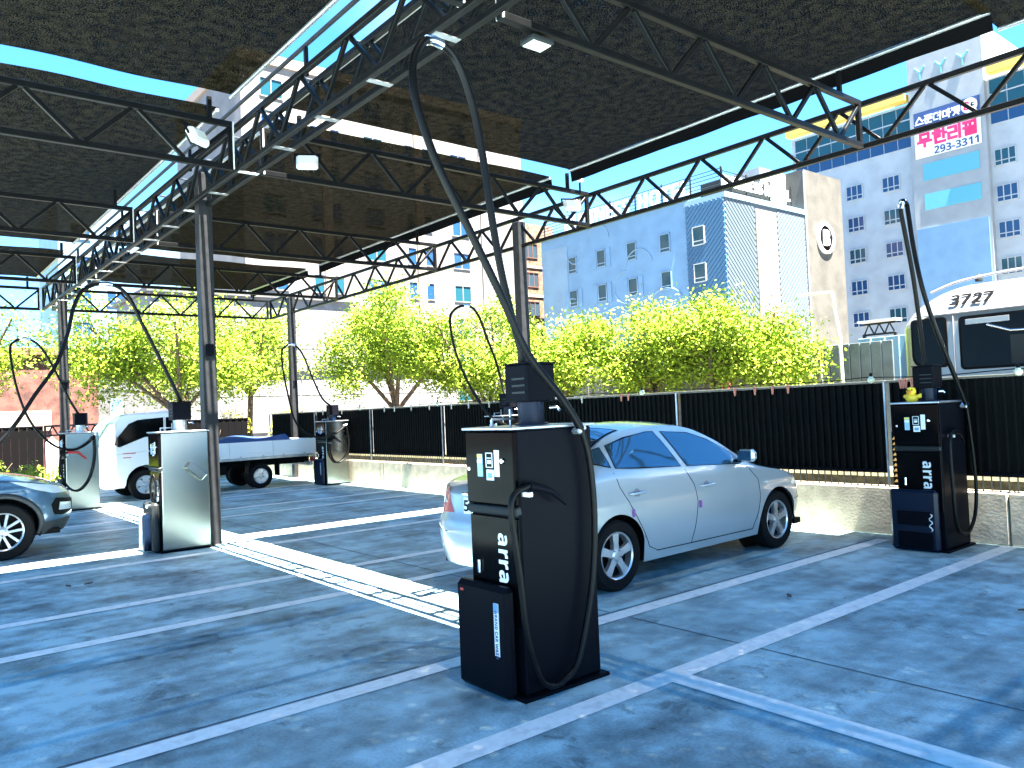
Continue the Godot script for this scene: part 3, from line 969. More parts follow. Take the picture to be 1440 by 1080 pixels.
func thing_part(parent: Node, called: String) -> Node3D:
	var o := Node3D.new()
	o.name = called
	parent.add_child(o, true)
	return o

func V(x: float, y: float, z: float) -> Vector3:
	return Vector3(x, y, z)

func make_vacuums() -> void:
	# black station between the free stall and the sedan
	vacuum(V(3.175, 0, -3.74), "black vacuum station with label strip, standing behind the silver sedan's boot", M.satin_black, M.satin_black,
		[V(3.19,1.93,-3.78),V(3.18,2.01,-3.78),V(3.13,2.21,-3.79),V(3.06,2.52,-3.80),V(3.00,2.87,-3.80),V(2.94,3.30,-3.80),V(2.86,3.59,-3.79),V(2.76,3.77,-3.78),V(2.64,3.83,-3.77),V(2.53,3.81,-3.76),V(2.45,3.69,-3.75),V(2.42,3.53,-3.73),V(2.45,3.33,-3.71),V(2.54,3.05,-3.68),V(2.71,2.70,-3.64),V(2.89,2.33,-3.60),V(3.05,1.99,-3.57),V(3.23,1.71,-3.48),V(3.34,1.52,-3.44)],
		[V(3.34,1.52,-3.44),V(3.40,1.32,-3.44),V(3.42,1.01,-3.44),V(3.39,0.67,-3.44),V(3.32,0.39,-3.44),V(3.23,0.16,-3.44),V(3.12,0.08,-3.44),V(3.01,0.07,-3.44),V(2.92,0.16,-3.44),V(2.85,0.40,-3.44),V(2.82,0.69,-3.44),V(2.79,0.93,-3.44),V(2.77,1.11,-3.44),V(2.81,1.19,-3.44),V(2.91,1.22,-3.44)],
		[V(2.91,1.22,-3.44),V(3.02,1.19,-3.44),V(3.08,1.17,-3.44),V(3.19,1.09,-3.44)], 0)
	# black station with the navy bin at the fence
	vacuum(V(8.86, 0, -3.77), "black vacuum station with navy bin at the fence before the coach", M.satin_black, M.navy,
		[V(8.87,1.93,-3.78),V(8.86,2.36,-3.80),V(8.76,2.90,-3.80),V(8.63,3.35,-3.80),V(8.56,3.58,-3.80),V(8.51,3.68,-3.77),V(8.51,3.66,-3.72),V(8.50,3.54,-3.70),V(8.49,3.15,-3.66),V(8.50,2.73,-3.60),V(8.65,2.33,-3.56),V(8.80,1.95,-3.50),V(9.06,1.50,-3.46)],
		[V(9.06,1.50,-3.46),V(9.14,1.11,-3.46),V(9.19,0.65,-3.46),V(9.12,0.34,-3.46),V(8.94,0.18,-3.46),V(8.74,0.19,-3.46),V(8.64,0.31,-3.46),V(8.61,0.64,-3.46),V(8.60,1.00,-3.46),V(8.62,1.19,-3.46),V(8.72,1.24,-3.46)],
		[V(8.72,1.24,-3.46),V(8.83,1.22,-3.46),V(8.95,1.12,-3.46)], 1)
	vacuum(V(3.21, 0, -10.98), "steel-sided vacuum station touching the grey canopy post", M.steel, M.dark_grey,
		[V(3.27,1.9,-10.97),V(3.19,2.08,-10.95),V(3.00,2.51,-10.95),V(2.79,2.97,-10.95),V(2.66,3.27,-10.95),V(2.53,3.42,-10.95),V(2.38,3.46,-10.95),V(2.22,3.43,-10.94),V(2.08,3.32,-10.93),V(1.99,3.11,-10.92),V(1.92,2.80,-10.90),V(1.78,2.41,-10.88),V(1.56,2.07,-10.86),V(1.34,1.71,-10.85),V(1.09,1.42,-10.84),V(0.78,1.15,-10.86),V(0.40,1.0,-11.0),V(0.05,1.02,-11.5)], [], [], 2)
	var br := MB.new()
	br.box(Vector3(0.13, 1.02, 0.285), Vector3(0.26, 0.11, 0.09), 0.01, Basis(Vector3(0, 0, 1), -0.75))
	var v2: Node3D = get_node("vacuum_station_002")
	part(br, "nozzle_rest", M.steel, v2)
	vacuum(V(3.33, 0, -17.98), "steel-sided vacuum station with a coiled hose in front of the white truck's cab", M.steel, M.dark_grey,
		[V(3.34,1.9,-17.95),V(3.17,2.22,-17.95),V(2.95,2.75,-17.95),V(2.76,3.15,-17.95),V(2.60,3.36,-17.95),V(2.42,3.43,-17.94),V(2.25,3.37,-17.93),V(2.17,3.23,-17.92),V(2.20,2.82,-17.90),V(2.29,2.33,-17.88),V(2.44,1.87,-17.86),V(2.65,1.53,-17.84),V(2.91,1.28,-17.76),V(3.21,1.22,-17.68),V(3.45,1.35,-17.68),V(3.55,1.48,-17.68)],
		[V(3.55,1.48,-17.68),V(3.56,1.08,-17.68),V(3.47,0.66,-17.68),V(3.31,0.43,-17.68),V(3.16,0.41,-17.68),V(3.02,0.56,-17.68),V(2.93,0.85,-17.68),V(2.95,1.10,-17.68),V(3.07,1.17,-17.68)],
		[V(3.07,1.17,-17.68),V(3.26,1.16,-17.68),V(3.40,1.02,-17.68)], 2)
	vacuum(V(8.90, 0, -17.96), "steel-sided vacuum station at the fence beside the truck's tailgate", M.steel, M.navy,
		[V(8.92,1.9,-17.95),V(8.66,2.12,-17.95),V(8.40,2.68,-17.95),V(8.23,3.11,-17.95),V(8.09,3.33,-17.95),V(7.92,3.43,-17.95),V(7.74,3.36,-17.95),V(7.66,3.21,-17.94),V(7.68,2.73,-17.92),V(7.78,2.14,-17.90),V(7.90,1.62,-17.88),V(8.12,1.31,-17.84),V(8.45,1.17,-17.74),V(8.84,1.24,-17.68),V(9.13,1.43,-17.67)],
		[V(9.13,1.43,-17.67),V(9.20,1.04,-17.67),V(9.14,0.70,-17.67),V(8.94,0.54,-17.67),V(8.79,0.58,-17.67),V(8.69,0.81,-17.67),V(8.70,1.07,-17.67)],
		[V(8.70,1.07,-17.67),V(8.81,1.17,-17.67),V(9.00,1.02,-17.67)], 0)
	vacuum(V(8.90, 0, -11.05), "vacuum station at the fence hidden behind the silver sedan", M.steel, M.navy,
		[V(8.93,1.9,-11.1),V(8.93,2.12,-11.20),V(8.82,2.51,-11.20),V(8.63,2.95,-11.20),V(8.49,3.29,-11.20),V(8.33,3.48,-11.20),V(8.11,3.50,-11.20),V(7.92,3.41,-11.19),V(7.82,3.24,-11.17),V(7.85,2.80,-11.13),V(8.00,2.31,-11.08),V(8.22,1.85,-11.00),V(8.41,1.55,-10.90),V(8.72,1.35,-10.78)],
		[], [], 0)
	# yellow toy on the fence station's top
	var d := thing("toy_duck", "small yellow toy duck sitting on the black station's top", "toy", V(8.70, 1.556, -3.86))
	var bd := MB.new()
	bd.lathe(Vector3(0, 0, 0), [Vector2(0.0, 0.0), Vector2(0.045, 0.0), Vector2(0.062, 0.03), Vector2(0.058, 0.065), Vector2(0.035, 0.088)], 18)
	bd.lathe(Vector3(-0.008, 0.075, 0), [Vector2(0.02, 0.0), Vector2(0.045, 0.02), Vector2(0.05, 0.045), Vector2(0.038, 0.075), Vector2(0.0, 0.09)], 18)
	part(bd, "body", M.duck_yellow, d)
	for s in [-1, 1]:
		var wg := MB.new()
		wg.tube([Vector3(0.0, 0.055, s * 0.05), Vector3(0.02, 0.06, s * 0.075), Vector3(0.05, 0.085, s * 0.07)], [0.02, 0.024, 0.008], 8)
		part(wg, "wing", M.duck_yellow, d)
		var ey := MB.new()
		ey.lathe(Vector3(-0.048, 0.13, s * 0.025), [Vector2(0.0, 0.008), Vector2(0.007, 0.004), Vector2(0.008, 0.0)], 10, Basis(Vector3(0, 0, 1), PI / 2))
		part(ey, "eye", M.letter_black, d)
	var bk := MB.new()
	bk.tube([Vector3(-0.045, 0.112, 0), Vector3(-0.075, 0.108, 0), Vector3(-0.088, 0.112, 0)], [0.02, 0.017, 0.006], 8)
	part(bk, "beak", M.duck_orange, d)
	# row of small amber arrow markers on the fence post edge
	var tp := MB.new()
	for i in 9:
		var y := 0.62 + i * 0.062
		tp.prism([Vector2(-0.028, y), Vector2(0.028, y), Vector2(0.0, y + 0.034)], 0.0, 0.006, Vector3(9.318, 0, -4.36), Basis(Vector3.UP, -PI / 2))
	var mk := thing("arrow_strip", "strip of small amber arrow reflectors beside the navy bin station", "reflector")
	part(tp, "arrow_marks", M.amber, mk)
	part(bx(Vector3(9.323, 0.895, -4.36), Vector3(0.008, 0.62, 0.07)), "backing", M.satin_black, mk)

func cv(arr: Array, x: float) -> float:
	var n := arr.size()
	if x <= arr[0].x: return arr[0].y
	if x >= arr[n - 1].x: return arr[n - 1].y
	for i in n - 1:
		if x <= arr[i + 1].x:
			var a: Vector2 = arr[i]
			var b: Vector2 = arr[i + 1]
			var pre: Vector2 = arr[maxi(i - 1, 0)]
			var post: Vector2 = arr[mini(i + 2, n - 1)]
			var w := (x - a.x) / (b.x - a.x)
			var m0 := (b.y - pre.y) / maxf(b.x - pre.x, 1e-5)
			var m1 := (post.y - a.y) / maxf(post.x - a.x, 1e-5)
			var h := b.x - a.x
			var w2 := w * w
			var w3 := w2 * w
			return (2 * w3 - 3 * w2 + 1) * a.y + (w3 - 2 * w2 + w) * h * m0 + (-2 * w3 + 3 * w2) * b.y + (w3 - w2) * h * m1
	return arr[n - 1].y

func plan(P: Dictionary, x: float) -> float:
	var k := 1.0
	var e: float = x
	if e < P.rr:
		k = minf(k, pow(maxf(1.0 - pow(1.0 - maxf(e, 0.0) / P.rr, 2.7), 0.0), 1.0 / 2.7))
	e = P.L - x
	if e < P.rf:
		k = minf(k, pow(maxf(1.0 - pow(1.0 - maxf(e, 0.0) / P.rf, 2.5), 0.0), 1.0 / 2.5))
	return k

func low_y(P: Dictionary, x: float) -> float:
	var y: float = P.sill
	if x < P.axle[0] - P.arch: y = lerpf(P.sill + 0.05, P.sill, x / (P.axle[0] - P.arch))
	if x > P.axle[1] + P.arch: y = lerpf(P.sill, P.sill + 0.02, (x - P.axle[1] - P.arch) / maxf(P.L - P.axle[1] - P.arch, 0.01))
	for ax in P.axle:
		var dx: float = absf(x - ax)
		if dx < P.arch:
			y = maxf(y, P.R + sqrt(P.arch * P.arch - dx * dx))
	return y

func side_w(P: Dictionary, x: float, y: float) -> float:
	var k := 1.0
	if y > P.mid: k -= 0.055 * pow((y - P.mid) / 0.42, 2.0)
	else: k -= 0.075 * pow((P.mid - y) / 0.4, 2.0)
	# a crease under the door handles
	k += 0.006 * exp(-pow((y - P.mid - 0.17) / 0.03, 2.0)) - 0.008 * exp(-pow((y - P.sill - 0.12) / 0.05, 2.0))
	return P.W * k

# a point of the near (+Z) flank; s mirrors it
func surf(P: Dictionary, x: float, y: float, s: float) -> Vector3:
	var sh := cv(P.belt, x)
	var z: float
	if y <= sh:
		z = side_w(P, x, y)
	else:
		var re := maxf(cv(P.rail, x), sh + 0.002)
		var f := clampf((y - sh) / (re - sh), 0.0, 1.0)
		z = lerpf(side_w(P, x, sh), cv(P.rail_w, x), f) + 0.012 * sin(f * PI)
	return shape_end(P, x, y, z * plan(P, x) * s)

func shape_end(P: Dictionary, x: float, y: float, z: float) -> Vector3:
	var o := x
	if x < 0.7:
		o += cv(P.lean_r, y) * (1.0 - x / 0.7)
	if x > P.L - 0.8:
		o -= cv(P.lean_f, y) * (1.0 - (P.L - x) / 0.8)
	return Vector3(o, y, z)

func top_pt(P: Dictionary, x: float, f: float) -> Vector3:   # f -1..1 across
	var sh := cv(P.belt, x)
	var re := maxf(cv(P.rail, x), sh + 0.002)
	var w: float = cv(P.rail_w, x) * plan(P, x)
	var yc := maxf(cv(P.top, x), re)
	return shape_end(P, x, lerpf(yc, re, f * f), w * f)

func side_patch(P: Dictionary, poly: Array, off: float, s: float, nx := 24, ny := 6) -> MB:
	var mb := MB.new()
	var x0 := 1e9
	var x1 := -1e9
	for p in poly:
		x0 = minf(x0, p.x); x1 = maxf(x1, p.x)
	var rows := []
	for i in nx + 1:
		var x := lerpf(x0 + 0.0006, x1 - 0.0006, float(i) / nx)
		var lo := 1e9
		var hi := -1e9
		for k in poly.size():
			var a: Vector2 = poly[k]
			var b: Vector2 = poly[(k + 1) % poly.size()]
			if (a.x - x) * (b.x - x) <= 0.0 and absf(a.x - b.x) > 1e-6:
				var y := lerpf(a.y, b.y, (x - a.x) / (b.x - a.x))
				lo = minf(lo, y); hi = maxf(hi, y)
		var row := []
		for j in ny + 1:
			var y := lerpf(lo, hi, float(j) / ny)
			var p := surf(P, x, y, s)
			var nn := (surf(P, x + 0.01, y, s) - surf(P, x - 0.01, y, s)).cross(surf(P, x, y + 0.01, s) - surf(P, x, y - 0.01, s)).normalized()
			if nn.z * s < 0.0: nn = -nn
			row.append(p + nn * off)
		rows.append(row)
	mb.sheet(rows, func(p): return Vector3((p.x - P.L * 0.5) * 0.05, 0.0, s))
	return mb

func seam(P: Dictionary, pts: Array, s: float, r := 0.004) -> MB:
	var mb := MB.new()
	var path := []
	for i in pts.size() - 1:
		var n := maxi(2, int((pts[i + 1] - pts[i]).length() / 0.05))
		for k in n:
			var q: Vector2 = pts[i].lerp(pts[i + 1], float(k) / n)
			path.append(surf(P, q.x, q.y, s))
	path.append(surf(P, pts[-1].x, pts[-1].y, s))
	mb.tube(path, r, 5)
	return mb

func wheel(t: Node3D, ce: Vector3, R: float, wd: float, s: float, style: int) -> void:
	var w := thing_part(t, "wheel")
	w.position = ce
	var m := Basis(Vector3.RIGHT, PI / 2 * s)
	var rim: float = R * (0.66 if style != 2 else 0.60)
	var ty := MB.new()
	var h := wd * 0.5
	ty.lathe(Vector3.ZERO, [Vector2(rim, -h * 0.8), Vector2(rim + 0.02, -h), Vector2(R * 0.92, -h), Vector2(R * 0.985, -h * 0.8), Vector2(R, -h * 0.45), Vector2(R, h * 0.45), Vector2(R * 0.985, h * 0.8), Vector2(R * 0.92, h), Vector2(rim + 0.02, h), Vector2(rim, h * 0.85), Vector2(rim - 0.005, h * 0.5)], 40, m)
	part(ty, "tyre", M.tyre, w)
	var ds := MB.new()
	ds.lathe(Vector3.ZERO, [Vector2(rim, h * 0.1), Vector2(0.0, h * 0.1)], 32, m)
	ds.lathe(Vector3.ZERO, [Vector2(rim, -h * 0.7), Vector2(0.0, -h * 0.7)], 32, m)
	part(ds, "brake_backing", M.seal, w)
	var rg := MB.new()
	rg.lathe(Vector3.ZERO, [Vector2(rim - 0.016, h * 0.12), Vector2(rim - 0.016, h * 0.82), Vector2(rim - 0.002, h * 0.92), Vector2(rim + 0.003, h * 0.86)], 40, m)
	if style == 2:
		rg.lathe(Vector3.ZERO, [Vector2(rim - 0.016, h * 0.7), Vector2(rim * 0.78, h * 0.55), Vector2(rim * 0.74, h * 0.5)], 40, m)
	var k := 5
	for i in k:
		var a := TAU * (i + 0.25) / k
		var b := Basis(Vector3(0, 0, 1), a)
		if style == 1:
			for q in [-1.0, 1.0]:
				rg.prism([Vector2(0.03, 0.008 * q), Vector2(rim - 0.012, 0.045 * q), Vector2(rim - 0.012, 0.078 * q), Vector2(0.03, 0.034 * q)], h * 0.35, h * 0.74, Vector3.ZERO, b if s > 0 else b * Basis(Vector3(0, 1, 0), PI))
		else:
			var wi := 0.052 if style == 0 else 0.06
			var wo := 0.036 if style == 0 else 0.075
			rg.prism([Vector2(0.03, -wi * 0.75), Vector2(rim * 0.5, -wo * 0.85), Vector2(rim - 0.01, -wo * 1.15), Vector2(rim - 0.01, wo * 1.15), Vector2(rim * 0.5, wo * 0.85), Vector2(0.03, wi * 0.75)], h * 0.35, h * 0.78, Vector3.ZERO, b if s > 0 else b * Basis(Vector3(0, 1, 0), PI))
	rg.lathe(Vector3.ZERO, [Vector2(0.07, h * 0.3), Vector2(0.066, h * 0.74), Vector2(0.035, h * 0.86), Vector2(0.0, h * 0.88)], 24, m)
	part(rg, "rim", M.alloy, w)
	var nt := MB.new()
	for i in 5:
		var a := TAU * (i + 0.75) / 5
		nt.lathe(Vector3(cos(a) * 0.05, sin(a) * 0.05, h * 0.74 * s), [Vector2(0.009, 0.0), Vector2(0.009, 0.012), Vector2(0.0, 0.013)], 8, m)
	part(nt, "wheel_nuts", M.bus_trim, w)

func car(P: Dictionary, called: String, label: String, at: Vector3, turn: float, paint: Material) -> Node3D:
	var t := thing(called, label, "car", at, turn)
	var xs := []
	var x := 0.0
	while x < P.L:
		xs.append(x); x += 0.05
	for i in 14:
		xs.append(P.rr * pow(i / 14.0, 2.2)); xs.append(P.L - P.rf * pow(i / 14.0, 2.2))
	for ax in P.axle:
		for i in 25:
			var a := PI * i / 24.0
			xs.append(ax + cos(a) * P.arch * (1.0 if i > 0 and i < 24 else 1.0005))
	xs.append(P.L)
	xs.sort()
	var clean := [xs[0]]
	for v in xs:
		if v - clean[-1] > 0.004: clean.append(v)
	clean.append(P.L)
	var body := MB.new()
	for s in [1.0, -1.0]:
		var rows := []
		var tops := []
		for v in clean:
			var row := []
			var lo := low_y(P, v)
			var sh := cv(P.belt, v)
			var re := maxf(cv(P.rail, v), sh + 0.002)
			for k in 13:
				row.append(surf(P, v, lerpf(lo, sh, k / 12.0), s))
			for k in range(1, 6):
				row.append(surf(P, v, lerpf(sh, re, k / 5.0), s))
			rows.append(row)
			var tr := []
			for k in 9:
				tr.append(top_pt(P, v, s * (1.0 - k / 8.0)))
			tops.append(tr)
		body.sheet(rows, func(p): return Vector3((p.x - P.L * 0.5) * 0.08, 0.25, s))
		body.sheet(tops, func(p): return Vector3((p.x - P.L * 0.5) * 0.03, 1.0, 0))
	part(body, "body", paint, t)
	var un := MB.new()
	un.box(Vector3(P.L * 0.5, P.sill + 0.03, 0), Vector3(P.L - 0.5, 0.06, P.W * 1.72))
	un.box(Vector3((P.axle[0] + P.axle[1]) * 0.5, P.sill + 0.16, 0), Vector3(P.axle[1] - P.axle[0] - P.arch * 2.0, 0.3, P.W * 1.7))
	part(un, "underbody", M.seal, t)
	for ax in P.axle:
		for s in [1.0, -1.0]:
			var ln := MB.new()
			var rows := []
			for i in 21:
				var a := PI * (i / 20.0) * 1.16 - 0.08 * PI
				var p := Vector3(ax + cos(a) * P.arch * 1.0, P.R + sin(a) * P.arch * 1.0, 0)
				rows.append([p + Vector3(0, 0, P.W * 0.955 * s), p + Vector3(0, 0, P.W * 0.6 * s)])
			ln.sheet(rows, func(p): return Vector3(ax, P.R, p.z) - p)
			ln.lathe(Vector3(ax, P.R, P.W * 0.6 * s), [Vector2(P.arch, 0.0), Vector2(0.0, 0.0)], 24, Basis(Vector3.RIGHT, PI / 2 * s))
			part(ln, "wheel_well", M.seal, t)
			wheel(t, Vector3(ax, P.R, (P.W - 0.125) * s), P.R, 0.20, s, P.wheel_style)
	return t

func glazing(t: Node3D, P: Dictionary, x0: float, x1: float, called: String, w0: float, w1: float) -> void:
	for k in 2:
		var mb := MB.new()
		var rows := []
		for i in 15:
			var f := i / 14.0
			var x := lerpf(x0 - (0.03 if k == 0 else 0.0), x1 + (0.03 if k == 0 else 0.0), f)
			var ww := lerpf(w0, w1, f) + (0.04 if k == 0 else 0.0)
			var row := []
			for j in 13:
				row.append(top_pt(P, x, lerpf(-ww, ww, j / 12.0)) + Vector3(0, 0.004 + 0.004 * k, 0))
			rows.append(row)
		mb.sheet(rows, func(_p): return Vector3.UP)
		part(mb, called if k == 1 else called + "_seal", M.film_glass if k == 1 else M.seal, t)

func make_cars() -> void:
	var v2 := func(a: Array):
		var o := []
		for i in range(0, a.size(), 2): o.append(Vector2(a[i], a[i + 1]))
		return o
	# silver four-door sedan, nose to the fence
	var P := {"L": 4.50, "W": 0.8875, "R": 0.318, "arch": 0.365, "axle": [0.96, 3.61], "sill": 0.20, "mid": 0.60, "rr": 0.62, "rf": 0.75, "wheel_style": 0,
		"belt": v2.call([0.0, 0.86, 0.25, 0.955, 0.7, 1.01, 1.1, 1.02, 2.0, 0.985, 3.0, 0.935, 3.5, 0.89, 4.0, 0.80, 4.3, 0.70, 4.5, 0.60]),
		"rail": v2.call([0.0, 0.88, 0.3, 0.975, 0.55, 1.04, 0.85, 1.22, 1.2, 1.37, 1.6, 1.43, 2.0, 1.435, 2.4, 1.385, 2.75, 1.25, 3.05, 1.08, 3.25, 0.975, 3.5, 0.91, 4.0, 0.82, 4.3, 0.715, 4.5, 0.61]),
		"rail_w": v2.call([0.0, 0.80, 0.4, 0.78, 0.7, 0.68, 1.1, 0.595, 1.6, 0.575, 2.1, 0.58, 2.5, 0.61, 2.9, 0.69, 3.2, 0.76, 3.5, 0.78, 4.0, 0.76, 4.5, 0.74]),
		"top": v2.call([0.0, 0.93, 0.15, 1.0, 0.4, 1.05, 0.62, 1.085, 0.85, 1.20, 1.15, 1.36, 1.45, 1.455, 1.8, 1.485, 2.2, 1.475, 2.5, 1.43, 2.85, 1.28, 3.2, 1.07, 3.38, 0.985, 3.7, 0.945, 4.1, 0.86, 4.35, 0.75, 4.5, 0.65]),
		"lean_r": v2.call([0.2, 0.06, 0.4, 0.0, 0.62, 0.0, 0.72, 0.06, 0.95, 0.10, 1.1, 0.06]), "lean_f": v2.call([0.15, 0.10, 0.35, 0.02, 0.5, 0.0, 0.66, 0.06, 0.8, 0.2, 1.0, 0.2])}
	var t := car(P, "sedan", "silver four-door sedan parked nose to the black fence", Vector3(4.17, 0, -5.74), deg_to_rad(1.6), M.car_silver)
	for s in [1.0, -1.0]:
		var outer := v2.call([0.70, 1.19, 0.80, 1.12, 0.98, 1.075, 1.3, 1.05, 2.0, 1.01, 2.95, 0.965, 3.10, 0.985, 2.90, 1.135, 2.62, 1.27, 2.35, 1.355, 2.05, 1.395, 1.70, 1.40, 1.35, 1.355, 1.05, 1.29, 0.85, 1.24])
		var door_line := side_patch(P, outer, 0.003, s, 40, 6)
		var fr := part(door_line, "window_surround", M.car_silver, t)
		var panes := [[0.755, 1.195, 0.82, 1.14, 0.985, 1.095, 1.00, 1.265, 0.86, 1.232], [1.05, 1.085, 1.3, 1.07, 1.95, 1.035, 1.80, 1.375, 1.70, 1.377, 1.36, 1.335, 1.06, 1.275], [2.06, 1.03, 2.92, 0.985, 3.03, 1.0, 2.86, 1.13, 2.60, 1.25, 2.34, 1.335, 1.92, 1.372]]
		for pn in panes:
			var pv: Array = v2.call(pn)
			var mid := Vector2.ZERO
			for q0 in pv: mid += q0 / pv.size()
			var grown := []
			for q0 in pv: grown.append(mid + (q0 - mid) * (1.0 + 0.016 / (q0 - mid).length()))
			part(side_patch(P, grown, 0.006, s, 24, 5), "window_seal", M.seal, fr)
			part(side_patch(P, pv, 0.009, s, 24, 5), "side_window", M.film_glass, fr)
		part(seam(P, v2.call([0.99, 1.05, 1.02, 0.92, 1.18, 0.68, 1.40, 0.34, 1.52, 0.29]), s), "door_seam", M.seal, t)
		part(seam(P, v2.call([2.0, 1.0, 2.10, 0.85, 2.13, 0.68, 2.05, 0.28]), s), "door_seam", M.seal, t)
		part(seam(P, v2.call([3.06, 0.95, 3.22, 0.80, 3.24, 0.62, 3.20, 0.45, 3.13, 0.28]), s), "door_seam", M.seal, t)
		part(seam(P, v2.call([1.52, 0.285, 2.05, 0.28, 3.13, 0.275]), s, 0.005), "sill_seam", M.seal, t)
		for hx in [[1.14, 0.845], [2.20, 0.82]]:
			var hp := surf(P, hx[0] + 0.1, hx[1], s)
			var hd := MB.new()
			hd.tube(path_curve([hp + Vector3(-0.11, 0.0, 0.004 * s), hp + Vector3(-0.07, 0.003, 0.032 * s), hp + Vector3(0.07, 0.006, 0.034 * s), hp + Vector3(0.11, 0.006, 0.006 * s)], 0.02), 0.013, 8)
			part(hd, "door_handle", M.car_silver, t)
			var cup := MB.new()
			cup.lathe(hp + Vector3(0, 0, 0.001 * s), [Vector2(0.045, 0.0), Vector2(0.04, 0.004), Vector2(0.0, 0.002)], 16, Basis(Vector3.RIGHT, PI / 2 * s))
			part(cup, "handle_cup", M.bus_trim, t)
			var dg := surf(P, hx[0] + 0.02 - (0.0 if hx[0] < 2 else 0.06), hx[1] - 0.17, s)
			part(bx(dg + Vector3(0, 0, 0.008 * s), Vector3(0.035, 0.07, 0.016), 0.006), "door_guard", M.purple, t)
		# mirror on a stalk
		var mp := surf(P, 2.93, 1.0, s)
		var mr := thing_part(t, "door_mirror")
		part(bx(mp + Vector3(-0.02, 0.075, 0.14 * s), Vector3(0.11, 0.125, 0.20), 0.035), "mirror_shell", M.car_silver, mr)
		part(bx(mp + Vector3(-0.074, 0.075, 0.14 * s), Vector3(0.008, 0.10, 0.165), 0.002), "mirror_glass", M.film_glass, mr)
		part(bx(mp + Vector3(-0.02, 0.02, 0.04 * s), Vector3(0.07, 0.03, 0.09), 0.008), "mirror_arm", M.seal, mr)
		# lamps
		part(side_patch(P, v2.call([0.02, 0.72, 0.10, 0.70, 0.22, 0.74, 0.36, 0.90, 0.26, 0.945, 0.08, 0.93]), 0.004, s, 14, 5), "tail_lamp", M.tail_red, t)
		part(side_patch(P, v2.call([0.06, 0.80, 0.14, 0.78, 0.20, 0.83, 0.12, 0.86]), 0.007, s, 10, 3), "reverse_lens", M.lamp_clear, t)
		part(side_patch(P, v2.call([3.86, 0.70, 4.40, 0.55, 4.47, 0.60, 4.36, 0.68, 4.05, 0.76]), 0.004, s, 16, 4), "head_lamp", M.lamp_clear, t)
		part(side_patch(P, v2.call([3.32, 0.745, 3.40, 0.74, 3.40, 0.765, 3.32, 0.77]), 0.006, s, 4, 2), "side_repeater", M.lamp_clear, t)
		part(seam(P, v2.call([0.03, 0.55, 0.3, 0.57, 0.62, 0.56]), s), "bumper_seam", M.seal, t)
		part(seam(P, v2.call([3.95, 0.52, 4.2, 0.53, 4.46, 0.5]), s), "bumper_seam", M.seal, t)
	glazing(t, P, 2.48, 3.26, "windscreen", 0.90, 0.93)
	glazing(t, P, 0.66, 1.36, "rear_window", 0.93, 0.90)
	var an := MB.new()
	an.tube([Vector3(1.35, 1.46, 0.0), Vector3(1.05, 1.72, 0.0)], 0.004, 6)
	part(an, "aerial", M.seal, t)
	var pl := thing_part(t, "number_plate")
	part(bx(Vector3(0.055, 0.80, 0), Vector3(0.012, 0.15, 0.36), 0.004), "plate", M.sticker_white, pl)
	part_mesh(text_mesh("585", 0.14, 0.002, M.letter_black), "plate_digits", pl, Vector3(0.047, 0.795, -0.06), Basis(Vector3.UP, -PI / 2))
	part(bx(Vector3(0.075, 0.905, 0), Vector3(0.03, 0.03, 0.44), 0.008), "plate_garnish", M.chrome, t)
	# slate crossover, only its nose in view
	var Q := {"L": 4.69, "W": 0.94, "R": 0.365, "arch": 0.43, "axle": [1.08, 3.78], "sill": 0.27, "mid": 0.72, "rr": 0.6, "rf": 0.70, "wheel_style": 1,
		"belt": v2.call([0.0, 0.95, 0.3, 1.12, 1.0, 1.16, 2.0, 1.12, 3.0, 1.06, 3.6, 1.02, 4.1, 0.97, 4.4, 0.92, 4.69, 0.80]),
		"rail": v2.call([0.0, 0.97, 0.2, 1.2, 0.5, 1.50, 0.9, 1.60, 1.8, 1.63, 2.3, 1.58, 2.75, 1.35, 3.1, 1.14, 3.4, 1.07, 4.1, 0.99, 4.4, 0.94, 4.69, 0.82]),
		"rail_w": v2.call([0.0, 0.84, 0.4, 0.72, 1.0, 0.66, 2.0, 0.66, 2.6, 0.72, 3.1, 0.80, 3.6, 0.82, 4.69, 0.80]),
		"top": v2.call([0.0, 1.0, 0.2, 1.3, 0.5, 1.56, 1.0, 1.66, 1.8, 1.68, 2.3, 1.63, 2.8, 1.40, 3.2, 1.17, 3.45, 1.12, 4.0, 1.07, 4.4, 0.99, 4.69, 0.86]),
		"lean_r": v2.call([0.2, 0.08, 0.5, 0.0, 0.7, 0.0, 1.0, 0.05]), "lean_f": v2.call([0.2, 0.16, 0.4, 0.04, 0.55, 0.0, 0.75, 0.02, 0.9, 0.12, 1.1, 0.22])}
	var q := car(Q, "crossover", "slate blue crossover with black arch trim, nose towards the truck's lane", Vector3(-2.46, 0, -12.84), 0.0, M.car_slate)
	for s in [1.0, -1.0]:
		for ax in Q.axle:
			var tr := MB.new()
			var path := []
			for i in 25:
				var a := PI * i / 24.0 * 1.12 - 0.06 * PI
				path.append(surf(Q, ax + cos(a) * (Q.arch + 0.025), maxf(Q.R + sin(a) * (Q.arch + 0.025), 0.3), s))
			tr.tube(path, 0.034, 8)
			part(tr, "arch_trim", M.cladding, q)
		part(side_patch(Q, v2.call([4.23, 0.27, 4.67, 0.29, 4.67, 0.45, 4.25, 0.44]), 0.006, s, 14, 4), "bumper_cladding", M.cladding, q)
		part(side_patch(Q, v2.call([4.36, 0.52, 4.50, 0.50, 4.64, 0.54, 4.64, 0.70, 4.40, 0.74, 4.33, 0.66]), 0.005, s, 14, 4), "fog_lamp_bezel", M.seal, q)
		part(side_patch(Q, v2.call([4.42, 0.575, 4.60, 0.56, 4.60, 0.655, 4.43, 0.675]), 0.012, s, 10, 4), "fog_lamp", M.lamp_clear, q)
